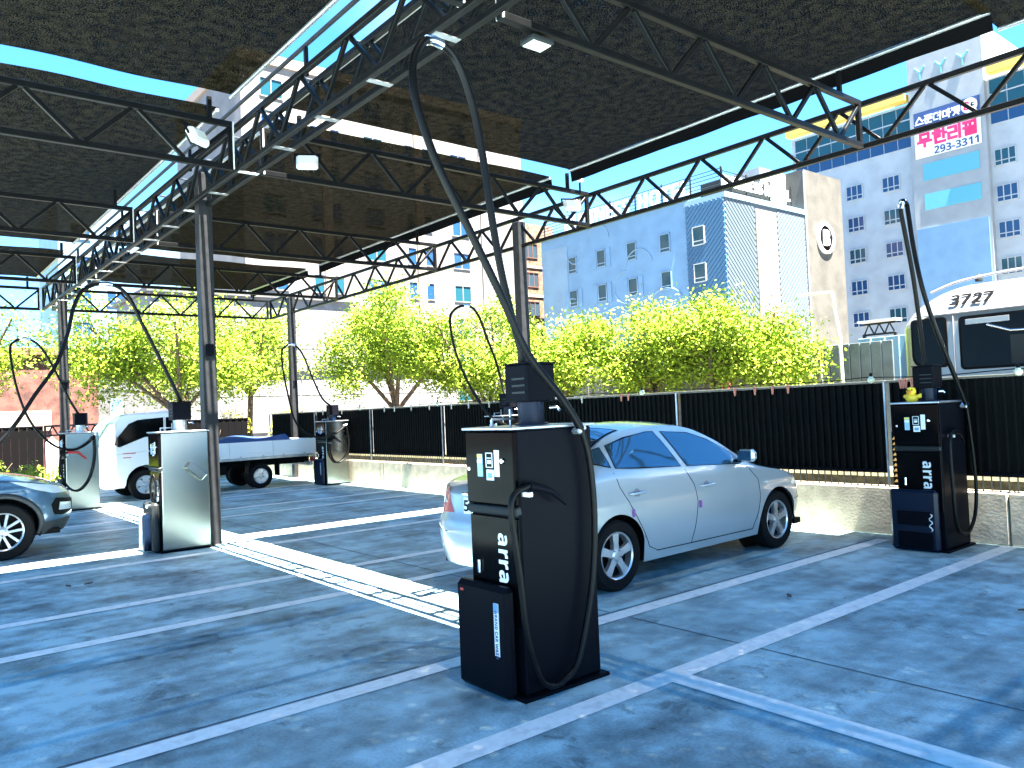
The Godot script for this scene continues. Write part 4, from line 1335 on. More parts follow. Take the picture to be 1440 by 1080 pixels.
		part(side_patch(Q, v2.call([3.86, 0.995, 4.1, 0.90, 4.40, 0.80, 4.62, 0.79, 4.60, 0.86, 4.40, 0.915, 4.1, 0.965]), 0.005, s, 18, 4), "head_lamp", M.lamp_clear, q)
		part(side_patch(Q, v2.call([0.55, 1.22, 1.4, 1.17, 2.75, 1.13, 2.95, 1.14, 2.6, 1.38, 2.2, 1.54, 1.6, 1.58, 0.8, 1.55]), 0.005, s, 30, 5), "side_window", M.film_glass, q)
		part(seam(Q, v2.call([3.25, 1.04, 3.30, 0.7, 3.22, 0.36]), s), "door_seam", M.seal, q)
		part(bx(surf(Q, 2.9, 1.15, s) + Vector3(0, 0.08, 0.14 * s), Vector3(0.12, 0.15, 0.2), 0.04), "door_mirror", M.car_slate, q)
	glazing(q, Q, 2.42, 3.12, "windscreen", 0.9, 0.92)
	part(bx(Vector3(4.60, 0.70, 0), Vector3(0.08, 0.24, 0.9), 0.03), "grille", M.chrome, q)

func make_truck() -> void:
	var t := thing("flatbed_truck", "small white flatbed truck with a blue tarpaulin in its bed", "truck", Vector3(3.80, 0, -19.5))
	var hw := 0.86
	# cab: a side outline with the wheel arch cut out, edges rounded in
	var arch := []
	for i in 13:
		var a := PI * (1.0 - i / 12.0)
		arch.append(Vector2(0.95 + cos(a) * 0.41, 0.36 + sin(a) * 0.41))
	var outline := [Vector2(0.03, 0.36), Vector2(0.0, 0.55), Vector2(0.0, 1.02), Vector2(0.06, 1.20), Vector2(0.36, 1.72), Vector2(0.46, 1.84), Vector2(0.62, 1.90), Vector2(1.50, 1.95), Vector2(1.58, 1.90), Vector2(1.60, 0.40), Vector2(1.37, 0.36)]
	var base := []
	for p in outline: base.append(p)
	for i in arch.size(): base.append(arch[arch.size() - 1 - i])
	base.append(Vector2(0.5, 0.30)); base.append(Vector2(0.12, 0.30))
	var cab := MB.new()
	cab.prism(base, -hw + 0.05, hw - 0.05)
	# shoulders: shallow rounding towards each flank
	for s in [1.0, -1.0]:
		var inner := []
		for p in base:
			inner.append(Vector2(clampf(p.x, 0.05, 1.56) if p.y > 0.5 else p.x, minf(p.y, 1.88)))
		for i in base.size():
			var a: Vector2 = base[i]
			var b: Vector2 = base[(i + 1) % base.size()]
			var c: Vector2 = inner[(i + 1) % base.size()]
			var d: Vector2 = inner[i]
			cab.quad_auto(Vector3(a.x, a.y, (hw - 0.05) * s), Vector3(b.x, b.y, (hw - 0.05) * s), Vector3(c.x, c.y, hw * s), Vector3(d.x, d.y, hw * s), Vector3((a.x - 0.8), (a.y - 1.1), s * 1.2))
		var ix := Geometry2D.triangulate_polygon(PackedVector2Array(inner))
		for i in range(0, ix.size(), 3):
			cab.tri(Vector3(inner[ix[i]].x, inner[ix[i]].y, hw * s), Vector3(inner[ix[i + 1]].x, inner[ix[i + 1]].y, hw * s), Vector3(inner[ix[i + 2]].x, inner[ix[i + 2]].y, hw * s), Vector3(0, 0, s), Vector3(0, 0, s), Vector3(0, 0, s))
	part(cab, "cab", M.car_white, t)
	for s in [1.0, -1.0]:
		var z = hw * s
		var win := MB.new()
		win.prism([Vector2(0.33, 1.24), Vector2(0.45, 1.19), Vector2(0.68, 1.28), Vector2(0.95, 1.38), Vector2(1.34, 1.40), Vector2(1.34, 1.80), Vector2(0.80, 1.76), Vector2(0.62, 1.68), Vector2(0.36, 1.36)], z, z + 0.006 * s)
		part(win, "side_window", M.dark_glass, t)
		var qw := MB.new()
		qw.prism([Vector2(1.39, 1.41), Vector2(1.54, 1.41), Vector2(1.54, 1.80), Vector2(1.39, 1.80)], z, z + 0.006 * s)
		part(qw, "rear_quarter_window", M.dark_glass, t)
		part(bx(Vector3(0.40, 1.30, z + 0.10 * s), Vector3(0.09, 0.22, 0.14), 0.03), "door_mirror", M.seal, t)
		for st in [[0.62, 1.04, 0.26, 0.018], [0.58, 0.95, 0.16, 0.018]]:
			part(bx(Vector3(st[0], st[1], z + 0.003 * s), Vector3(st[2], st[3], 0.006)), "red_stripe", M.red, t)
		var dl := MB.new()
		dl.bar(Vector3(0.30, 1.22, z), Vector3(0.34, 0.62, z), 0.008); dl.bar(Vector3(1.37, 1.82, z), Vector3(1.37, 0.72, z), 0.008); dl.bar(Vector3(0.32, 1.02, z), Vector3(1.36, 1.10, z), 0.005)
		part(dl, "door_seam", M.bus_trim, t)
		part(bx(Vector3(1.22, 1.16, z + 0.012 * s), Vector3(0.14, 0.03, 0.024), 0.008), "door_handle", M.seal, t)
		part(bx(Vector3(0.02, 0.80, 0.62 * s), Vector3(0.05, 0.17, 0.26), 0.02), "head_lamp", M.lamp_clear, t)
		wheel(t, Vector3(0.95, 0.335, (hw - 0.11) * s), 0.335, 0.19, s, 2)
		var rw := Vector3(3.56, 0.30, (hw - 0.13) * s)
		wheel(t, rw, 0.30, 0.17, s, 2)
		wheel(t, rw - Vector3(0, 0, 0.19 * s), 0.30, 0.17, s, 2)
		part(bx(Vector3(3.27, 0.52, (hw - 0.14) * s), Vector3(0.05, 0.26, 0.26), 0.01), "mud_guard", M.seal, t)
		part(bx(Vector3(4.0, 0.45, (hw - 0.14) * s), Vector3(0.03, 0.34, 0.26), 0.005), "mud_flap", M.seal, t)
		# drop sides in three hinged boards
		for k in 3:
			var x0 := 1.74 + k * 1.06
			part(bx(Vector3(x0 + 0.525, 0.95, z), Vector3(1.05, 0.37, 0.03), 0.006), "side_board", M.car_white, t)
			part(bx(Vector3(x0 + 0.525, 0.86, z + 0.018 * s), Vector3(1.05, 0.03, 0.012), 0.003), "board_rib", M.car_white, t)
			for hx in [0.25, 0.8]:
				part(bx(Vector3(x0 + hx, 0.77, z + 0.012 * s), Vector3(0.05, 0.06, 0.03), 0.006), "hinge", M.galv, t)
		part(bx(Vector3(1.71, 1.0, z), Vector3(0.05, 0.50, 0.05), 0.006), "corner_stake", M.car_white, t)
		part(bx(Vector3(4.94, 0.96, z), Vector3(0.05, 0.42, 0.05), 0.006), "corner_stake", M.car_white, t)
		part(bx(Vector3(4.96, 0.60, 0.68 * s), Vector3(0.05, 0.11, 0.26), 0.01), "tail_lamp", M.tail_red, t)
	var ws := MB.new()
	ws.quad_auto(Vector3(0.075, 1.235, 0.76), Vector3(0.34, 1.70, 0.70), Vector3(0.34, 1.70, -0.70), Vector3(0.075, 1.235, -0.76), Vector3(-1, 0.5, 0))
	var wi := part(ws, "windscreen", M.pale_glass, t)
	wi.position = Vector3(-0.012, 0.007, 0)
	part(bx(Vector3(-0.02, 0.42, 0), Vector3(0.10, 0.22, 1.62), 0.03), "bumper", M.car_white, t)
	part(bx(Vector3(4.96, 0.95, 0), Vector3(0.03, 0.37, 1.64), 0.006), "tailgate", M.car_white, t)
	part(bx(Vector3(3.34, 0.73, 0), Vector3(3.26, 0.06, 1.70), 0.006), "load_floor", M.galv, t)
	part(bx(Vector3(1.72, 1.12, 0), Vector3(0.03, 0.72, 1.64), 0.006), "headboard", M.car_white, t)
	for z in [-0.36, 0.36]:
		part(bx(Vector3(3.0, 0.60, z), Vector3(4.0, 0.16, 0.07), 0.008), "chassis_rail", M.seal, t)
	part(bx(Vector3(2.4, 0.52, 0.62), Vector3(0.75, 0.26, 0.34), 0.05), "fuel_tank", M.seal, t)
	part(bx(Vector3(3.56, 0.30, 0), Vector3(0.12, 0.12, 1.2), 0.03), "rear_axle", M.seal, t)
	part(bx(Vector3(4.9, 0.5, 0), Vector3(0.08, 0.10, 1.5), 0.01), "under_run_bar", M.galv, t)
	# folded tarpaulin heaped in the bed
	var rows := []
	for i in 31:
		var row := []
		for j in 17:
			var a := i / 30.0
			var b := j / 16.0
			var edge := minf(minf(a, 1.0 - a) * 6.0, minf(b, 1.0 - b) * 4.0)
			var h := 0.30 + 0.14 * clampf(edge, 0.0, 1.0) + 0.04 * sin(a * 13.0 + b * 4.0) * clampf(edge, 0, 1) + 0.03 * sin(b * 17.0 - a * 6.0)
			row.append(Vector3(1.80 + a * 3.08, 0.77 + h * clampf(edge * 0.8 + 0.2, 0, 1), lerpf(-0.82, 0.82, b)))
		rows.append(row)
	var tp := MB.new()
	tp.sheet(rows, func(_p): return Vector3.UP)
	single_at(tp, "tarpaulin", M.tarp, "rumpled dark blue tarpaulin lying in the truck bed", "tarpaulin", Vector3(3.80, 0, -19.5))

func single_at(mb: MB, called: String, material: Material, label: String, category: String, at: Vector3, group := "") -> void:
	var o := single(mb, called, material, label, category, group)
	o.position = at

func make_coach() -> void:
	# silver coach in the street, its flank to the fence; the rounded end points down the street
	var t := thing("coach", "silver coach behind the fence with dark digits above its windows", "bus", Vector3(11.3, 0, -5.3))
	var mb := MB.new()
	var rows := []
	var LZ := 9.5
	var zs := []
	for i in 15:
		zs.append(0.62 * pow(i / 14.0, 2.0))
	for i in 6:
		zs.append(0.62 + 0.08 * (i + 1))
	for i in 16:
		zs.append(1.1 + (LZ - 1.1) * (i + 1) / 16.0)
	for z in zs:
		var e := clampf(z / 0.62, 0.0, 1.0)
		var k := pow(maxf(1.0 - pow(1.0 - e, 2.4), 0.0), 1.0 / 2.4)
		var row := []
		# section: up the near flank, over the roof, down the far flank
		var e2 := clampf(z / 1.05, 0.0, 1.0)
		var hgt: float = lerpf(2.35, 3.12, pow(maxf(1.0 - pow(1.0 - e2, 2.0), 0.0), 0.5))
		var pts := []
		for j in 8:
			pts.append(Vector2(0.0, lerpf(0.35, minf(2.55, hgt - 0.02), j / 7.0)))
		for j in range(1, 10):
			var a := PI / 2 * j / 9.0
			pts.append(Vector2(0.62 * (1.0 - cos(a)), lerpf(minf(2.55, hgt - 0.02), hgt, sin(a))))
		pts.append(Vector2(1.25, hgt + 0.03))
		for j in range(pts.size() - 2, -1, -1):
			pts.append(Vector2(2.5 - pts[j].x, pts[j].y))
		for p in pts:
			row.append(Vector3(1.25 + (p.x - 1.25) * lerpf(0.30, 1.0, k), p.y, z))
		rows.append(row)
	mb.sheet(rows, func(p): return Vector3(p.x - 1.25, (p.y - 1.6) * 0.8, -0.8 if p.z < 0.6 else 0.0))
	# blunt end cap
	var c0: Array = rows[0]
	for j in c0.size() - 1:
		mb.tri(c0[j], c0[j + 1], Vector3(1.25, 1.6, 0.0), Vector3.FORWARD, Vector3.FORWARD, Vector3.FORWARD)
	part(mb, "body", M.bus_silver, t)
	part(bx(Vector3(1.25, 0.45, 4.8), Vector3(2.3, 0.4, 8.6)), "underbody", M.seal, t)
	var fb := Basis(Vector3.UP, -PI / 2)
	var rnd := func(x0, y0, x1, y1, r, rl):
		var o := []
		for q in [[x0, y0, r * rl, 180], [x1, y0, r, 270], [x1, y1, r, 0], [x0, y1, r, 90]]:
			for i in 6:
				var a := deg_to_rad(q[3] + 90.0 * i / 5.0)
				o.append(Vector2((q[0] + q[2] if q[0] == x0 else q[0] - q[2]) + cos(a) * q[2], (q[1] + q[2] if q[1] == y0 else q[1] - q[2]) + sin(a) * q[2]))
		return o
	var fl := MB.new()
	fl.prism(rnd.call(0.33, 1.98, 0.80, 2.66, 0.05, 3.5), 0.0, 0.012, Vector3.ZERO, fb)
	part(fl, "quarter_window_seal", M.seal, t)
	var f2 := MB.new()
	f2.prism(rnd.call(0.36, 2.01, 0.77, 2.63, 0.04, 4.0), 0.0, 0.018, Vector3.ZERO, fb)
	part(f2, "quarter_window", M.dark_glass, t)
	for k in 4:
		var z0 := 0.95 + k * 1.95
		var fs := MB.new()
		fs.prism(rnd.call(z0, 1.93, z0 + 1.80, 2.64, 0.06, 1.0), 0.0, 0.012, Vector3.ZERO, fb)
		part(fs, "side_window_seal", M.seal, t)
		var fw := MB.new()
		fw.prism(rnd.call(z0 + 0.03, 1.96, z0 + 1.77, 2.61, 0.05, 1.0), 0.0, 0.018, Vector3.ZERO, fb)
		var w := part(fw, "side_window", M.dark_glass, t)
		part(bx(Vector3(-0.021, 2.56, z0 + 0.35), Vector3(0.006, 0.07, 0.52), 0.002), "sun_blind", M.bus_silver, w)
		if k == 0:
			for q in [[0.72, 2.16, 0.22, 0.36], [1.2, 2.16, 0.55, 0.36], [1.15, 2.50, 0.5, 0.16]]:
				part(bx(Vector3(-0.0215, q[1], z0 + q[0]), Vector3(0.006, q[3], q[2]), 0.002), "curtain", M.curtain if q[0] > 1.0 else M.dark_grey, w)
			var wp := MB.new()
			wp.tube([Vector3(-0.03, 2.50, z0 + 0.35), Vector3(-0.035, 2.40, z0 + 0.62), Vector3(-0.03, 2.38, z0 + 1.2)], 0.014, 6)
			part(wp, "grab_rail", M.chrome, w)
	part(bx(Vector3(0.016, 2.70, 4.9), Vector3(0.03, 0.022, 9.1), 0.006), "drip_moulding", M.bus_trim, t)
	var pil := MB.new()
	pil.bar(Vector3(-0.004, 1.0, 0.88), Vector3(-0.004, 2.66, 0.88), 0.02, 0.012)
	part(pil, "door_pillar_trim", M.bus_trim, t)
	part_mesh(text_mesh("3727", 0.245, 0.004, M.letter_black, true), "fleet_digits", t, Vector3(0.094, 2.876, 1.09), fb * Basis(Vector3.RIGHT, -0.645))
	var rk := MB.new()
	rk.tube(path_curve([Vector3(0.30, 3.04, 0.50), Vector3(0.34, 3.15, 0.85), Vector3(0.36, 3.20, 1.4), Vector3(0.36, 3.21, 2.0), Vector3(0.34, 3.16, 2.25)], 0.05), 0.018, 8)
	part(rk, "roof_rail", M.bus_trim, t)
	var bc := MB.new()
	bc.lathe(Vector3(0.5, 3.14, 1.05), [Vector2(0.05, 0.0), Vector2(0.05, 0.06), Vector2(0.03, 0.09), Vector2(0.0, 0.1)], 14)
	part(bc, "roof_beacon", M.dark_grey, t)
	part(bx(Vector3(0.5, 3.2, 1.85), Vector3(0.2, 0.12, 0.25), 0.03), "roof_vent", M.bus_silver, t)
	for z in [2.0, 7.6]:
		wheel(t, Vector3(0.14, 0.48, z), 0.48, 0.26, -1.0, 2)
	# turn those wheels to face the fence
	for ch in t.get_children():
		if String(ch.name).begins_with("wheel"):
			ch.rotation.y = PI / 2

const LEAF := Color(0.18, 0.265, 0.022)      # fresh green leaf, the same all over
const GOLDEN := Color(0.30, 0.32, 0.03)    # golden-leaved garden bush

# A tree: trunk and limbs as one bark mesh, a crown of many small leaves gathered in clumps round the twigs
func tree(called: String, label: String, at: Vector3, h: float, spread: float, seed_: int, leaves: int, lo: float, leaf := 0.075, squash := Vector3.ONE, group := "street trees behind the fence") -> void:
	var t := thing(called, label, "tree", at, 0.0, group)
	var r := RandomNumberGenerator.new()
	r.seed = seed_
	var wood := MB.new()
	var tips := []
	var fork := Vector3(r.randf_range(-0.1, 0.1), lo * 0.75, r.randf_range(-0.1, 0.1))
	wood.tube(path_curve([Vector3(0, -0.1, 0), Vector3(0.03, lo * 0.35, 0.02), fork], 0.15), [0.15, 0.14, 0.13, 0.12, 0.12, 0.11, 0.11, 0.11, 0.1, 0.1, 0.1, 0.1, 0.1, 0.1, 0.1, 0.1, 0.1, 0.1, 0.1, 0.1, 0.1, 0.1, 0.1, 0.1, 0.1, 0.1, 0.1, 0.1, 0.1, 0.1], 8)
	var nl := 7
	for i in nl:
		var a := TAU * i / nl + r.randf_range(-0.3, 0.3)
		var out := spread * r.randf_range(0.45, 0.8)
		var up := (h - fork.y) * r.randf_range(0.35, 0.8)
		if i == 0:
			out = 0.2; up = (h - fork.y) * 0.85
		var e := fork + Vector3(cos(a) * out * squash.x, up * squash.y, sin(a) * out * squash.z)
		var mid := fork.lerp(e, 0.5) + Vector3(r.randf_range(-0.15, 0.15), 0.12, r.randf_range(-0.15, 0.15))
		limb(wood, [fork, mid, e], 0.075, 0.03)
		for k in 5:
			var s := fork.lerp(e, r.randf_range(0.45, 0.95))
			var d := Vector3(r.randfn(), r.randfn() * 0.6 + 0.25, r.randfn()).normalized()
			var f := s + d * Vector3(squash.x, 0.8, squash.z) * spread * r.randf_range(0.22, 0.5)
			f.y = clampf(f.y, lo * 0.9, h - 0.15)
			limb(wood, [s, s.lerp(f, 0.5) + Vector3(0, 0.08, 0), f], 0.026, 0.009)
			for q in 3:
				tips.append(s.lerp(f, r.randf_range(0.4, 1.05)) + Vector3(r.randfn(), r.randfn() * 0.7, r.randfn()) * 0.16)
		tips.append(e)
	part(wood, "trunk", M.bark, t)
	var cr := MB.new()
	cr.colored = true
	for i in leaves:
		var ti: Vector3 = tips[r.randi() % tips.size()]
		var p := ti + Vector3(r.randfn() * squash.x, r.randfn() * 0.72, r.randfn() * squash.z) * (0.17 + 0.055 * spread)
		var n := Vector3(r.randfn() * 0.7, r.randfn() * 0.5 + 0.75, r.randfn() * 0.7).normalized()
		var u := n.cross(Vector3(r.randfn(), r.randfn(), r.randfn())).normalized()
		var w := n.cross(u)
		var s := leaf * r.randf_range(0.6, 1.25)
		u *= s; w *= s * 0.52
		cr.tint = LEAF * r.randf_range(0.9, 1.1)
		cr.tri(p - u, p + w, p + u, n, n, n)
		cr.tri(p - u, p + u, p - w, n, n, n)
	part(cr, "crown", M.leaf, t)

func limb(mb: MB, pts: Array, r0: float, r1: float) -> void:
	var c := path_curve(pts, 0.16)
	var rr := []
	for i in c.size():
		rr.append(lerpf(r0, r1, float(i) / maxf(c.size() - 1, 1)))
	mb.tube(c, rr, 6)

func shrub(label: String, at: Vector3, size: Vector3, seed_: int, n: int, group: String, green := LEAF) -> void:
	var t := thing("shrub", label, "shrub", at, 0.0, group)
	var r := RandomNumberGenerator.new()
	r.seed = seed_
	var st := MB.new()
	for i in 6:
		var a := TAU * i / 6.0
		st.tube([Vector3(0, 0, 0), Vector3(cos(a) * size.x * 0.2, size.y * 0.4, sin(a) * size.z * 0.2), Vector3(cos(a) * size.x * 0.4, size.y * 0.8, sin(a) * size.z * 0.4)], 0.009, 5)
	part(st, "stem", M.bark, t)
	var cr := MB.new()
	cr.colored = true
	for i in n:
		var d := Vector3(r.randfn(), absf(r.randfn()), r.randfn()).normalized() * pow(r.randf(), 0.4)
		var bump := 0.85 + 0.2 * sin(d.x * 7.0 + seed_) * cos(d.z * 6.0)
		var p := Vector3(d.x * size.x * 0.5, d.y * size.y * bump, d.z * size.z * 0.5)
		var nn := (d + Vector3(r.randfn() * 0.5, 0.6, r.randfn() * 0.5)).normalized()
		var u := nn.cross(Vector3(r.randfn(), r.randfn(), r.randfn())).normalized() * 0.045
		var w := nn.cross(u) * 0.6
		cr.tint = green * r.randf_range(0.9, 1.1)
		cr.tri(p - u, p + w, p + u, nn, nn, nn); cr.tri(p - u, p + u, p - w, nn, nn, nn)
	part(cr, "foliage", M.leaf, t)

# a window let into a facade: frame proud of the wall, pane set back in it. ax: 0 wall faces -X, 1 wall faces +Z
func facade_window(parent: Node, o: Vector3, w: float, h: float, ax: int, frame: Material, pane: Material, cols := 1, sill_rail := 0.0, fw := 0.07) -> void:
	var m := Basis(Vector3.UP, -PI / 2) if ax == 0 else Basis.IDENTITY
	var fr := MB.new()
	for s in [-1, 1]:
		fr.box(o + m * Vector3(s * (w * 0.5 - fw * 0.5), 0, 0.03), Vector3(fw, h, 0.12), 0.0, m)
		fr.box(o + m * Vector3(0, s * (h * 0.5 - fw * 0.5), 0.032), Vector3(w, fw, 0.12), 0.0, m)
	for k in range(1, cols):
		fr.box(o + m * Vector3(-w * 0.5 + w * k / cols, 0, 0.028), Vector3(fw, h - fw, 0.10), 0.0, m)
	if sill_rail > 0.0:
		fr.box(o + m * Vector3(0, -h * 0.5 + sill_rail, 0.026), Vector3(w - fw, fw, 0.10), 0.0, m)
	var f := part(fr, "window", frame, parent)
	part(bx(o + m * Vector3(0, 0, 0.012), Vector3(w - fw, h - fw, 0.02), 0.0, m), "pane", pane, f)

func make_hotel() -> void:
	var t := thing("hotel", "pale blue hotel block with roof railing lettering and diagonal cladding at its corner", "building")
	part(bx(Vector3(57.0, 8.8, -47.8), Vector3(12.8, 17.6, 17.4)), "wall", M.facade_blue, t)
	part(bx(Vector3(50.58, 17.72, -47.8), Vector3(0.5, 0.25, 17.5)), "parapet", M.facade_light, t)
	# lighter band at the far end and swirl mouldings
	part(bx(Vector3(50.585, 8.3, -54.7), Vector3(0.05, 16.6, 3.5)), "plaster_band", M.facade_light, t)
	var fb := Basis(Vector3.UP, -PI / 2)
	for sw in [[-48.9, 16.4, 1.3, 0.0, 3.2], [-45.8, 11.7, 1.4, 1.57, 4.2], [-44.3, 13.2, 1.5, 0.2, 2.8], [-52.6, 10.0, 1.6, 1.2, 3.3], [-41.5, 9.0, 2.0, 0.6, 2.4], [-51.8, 15.9, 1.2, 2.6, 3.0], [-47.0, 8.6, 1.5, 0.3, 2.6]]:
		var pth := []
		for i in 15:
			var a: float = sw[3] + sw[4] * i / 14.0
			pth.append(Vector3(50.58, sw[1] + sin(a) * sw[2], sw[0] + cos(a) * sw[2]))
		var m := MB.new()
		m.tube(pth, 0.06, 6)
		part(m, "swirl_moulding", M.facade_light, t)
	for zc in [-52.27, -48.6, -45.0, -41.37]:
		for yc in [14.65, 11.58, 8.5, 5.4]:
			facade_window(t, Vector3(50.60, yc, zc), 1.06, 1.52, 0, M.facade_light, M.window_teal, 1, 0.32)
	for k in [[-48.6, 14.65], [-48.6, 11.58], [-45.0, 11.58], [-52.27, 11.58]]:
		for s in [-1, 1]:
			part(bx(Vector3(50.57, k[1], k[0] + s * 0.85), Vector3(0.08, 1.7, 0.5)), "plaster_shutter", M.facade_blue, t)
	# corner volume clad in diagonal ribs
	part(bx(Vector3(56.3, 8.55, -37.31), Vector3(11.4, 17.1, 3.6)), "corner_wall", M.slate_clad, t)
	part(bx(Vector3(50.55, 8.55, -37.31), Vector3(0.12, 17.1, 3.62)), "teal_cladding", M.teal_clad, t)
	var n := 0
	for i in 46:
		# diagonal ribs across the teal face: z from -39.1 to -35.5, rising towards +z
		var y0 := 3.0 + i * 0.42
		var a := Vector2(-39.1, y0 - 3.6)
		var b := Vector2(-35.52, y0)
		var seg := clip_seg(a, b, 0.2, 17.05)
		if seg.size():
			var m := MB.new()
			m.bar(Vector3(50.48, seg[0].y, seg[0].x), Vector3(50.48, seg[1].y, seg[1].x), 0.21, 0.05, Vector3.RIGHT)
			part(m, "cladding_rib", M.teal_clad, t)
	for pan in [[50.62, 54.45, -1.0], [57.6, 61.9, 1.0]]:
		for i in 50:
			var y0 := 1.0 + i * 0.46
			var L: float = pan[1] - pan[0]
			var a := Vector2(pan[0], y0 if pan[2] < 0 else y0 - L)
			var b := Vector2(pan[1], y0 - L if pan[2] < 0 else y0)
			var seg := clip_seg(a, b, 0.2, 17.05)
			if seg.size():
				var m := MB.new()
				m.bar(Vector3(seg[0].x, seg[0].y, -35.47), Vector3(seg[1].x, seg[1].y, -35.485), 0.25, 0.05, Vector3(0, 0, 1))
				part(m, "cladding_rib", M.slate_clad, t)
	part(bx(Vector3(56.0, 8.35, -35.47), Vector3(2.9, 16.7, 0.12)), "cream_panel", M.cream, t)
	part(bx(Vector3(56.3, 17.28, -37.31), Vector3(11.6, 0.4, 3.9)), "corner_parapet", M.facade_light, t)
	for yc in [14.55, 11.65, 8.6]:
		facade_window(t, Vector3(50.45, yc, -37.9), 1.15, 1.5, 0, M.tile_white, M.window_teal, 1, 0.35)
	# lift tower with the roundel
	part(bx(Vector3(65.0, 10.5, -37.6), Vector3(6.2, 21.0, 4.4)), "lift_tower", M.tower_grey, t)
	part(bx(Vector3(60.0, 19.0, -38.6), Vector3(4.0, 4.0, 3.0)), "plant_room", M.tile_grey, t)
	part(bx(Vector3(61.86, 10.4, -35.36), Vector3(0.12, 20.9, 0.1)), "tower_edge_trim", M.tile_white, t)
	var lg := thing_part(t, "roundel")
	var rg := MB.new()
	rg.lathe(Vector3(64.83, 15.35, -35.4), [Vector2(1.35, 0.0), Vector2(1.35, 0.22), Vector2(1.12, 0.22), Vector2(1.12, 0.0)], 40, Basis(Vector3.RIGHT, PI / 2))
	part(rg, "ring", M.white_paint, lg)
	var rd := MB.new()
	rd.lathe(Vector3(64.83, 15.35, -35.38), [Vector2(1.12, 0.08), Vector2(0.0, 0.08)], 40, Basis(Vector3.RIGHT, PI / 2))
	part(rd, "disc", M.letter_black, lg)
	part_mesh(text_mesh("B", 1.9, 0.16, M.white_paint), "letter", lg, Vector3(64.83, 15.35, -35.22))
	# roof railing with sign letters
	var rl := thing_part(t, "roof_railing")
	for k in 6:
		part(bx(Vector3(50.75, 17.95 + k * 0.29, -46.0), Vector3(0.05, 0.05, 20.7)), "rail", M.dark_grey, rl)
		part(bx(Vector3(55.6, 17.75 + k * 0.29, -35.75), Vector3(9.8, 0.05, 0.05)), "rail", M.dark_grey, rl)
	for k in 8:
		part(bx(Vector3(50.75, 18.6, -35.8 - k * 2.9), Vector3(0.09, 1.9, 0.09)), "railing_post", M.dark_grey, rl)
	for k in 4:
		part(bx(Vector3(50.8 + k * 3.2, 18.5, -35.75), Vector3(0.09, 1.7, 0.09)), "railing_post", M.dark_grey, rl)
	part_mesh(text_mesh("BUSINESS  HOTEL", 1.75, 0.15, M.white_paint), "sign_letters", t, Vector3(50.62, 18.55, -46.0), fb)
	part_mesh(text_mesh("BUSINESS HOTEL", 1.18, 0.15, M.white_paint), "sign_letters", t, Vector3(55.2, 18.4, -35.6))
	part(bx(Vector3(55.6, 18.0, -37.9), Vector3(5.2, 2.6, 3.0)), "roof_shed", M.dark_grey, t)

func clip_seg(a: Vector2, b: Vector2, y0: float, y1: float) -> Array:
	var lo := a if a.y < b.y else b
	var hi := b if a.y < b.y else a
	if hi.y < y0 or lo.y > y1:
		return []
	var d := hi - lo
	if lo.y < y0:
		lo = hi - d * ((hi.y - y0) / d.y)
	if hi.y > y1:
		hi = lo + (hi - lo) * ((y1 - lo.y) / (hi.y - lo.y))
	if (hi - lo).length() < 0.2:
		return []
	return [lo, hi]

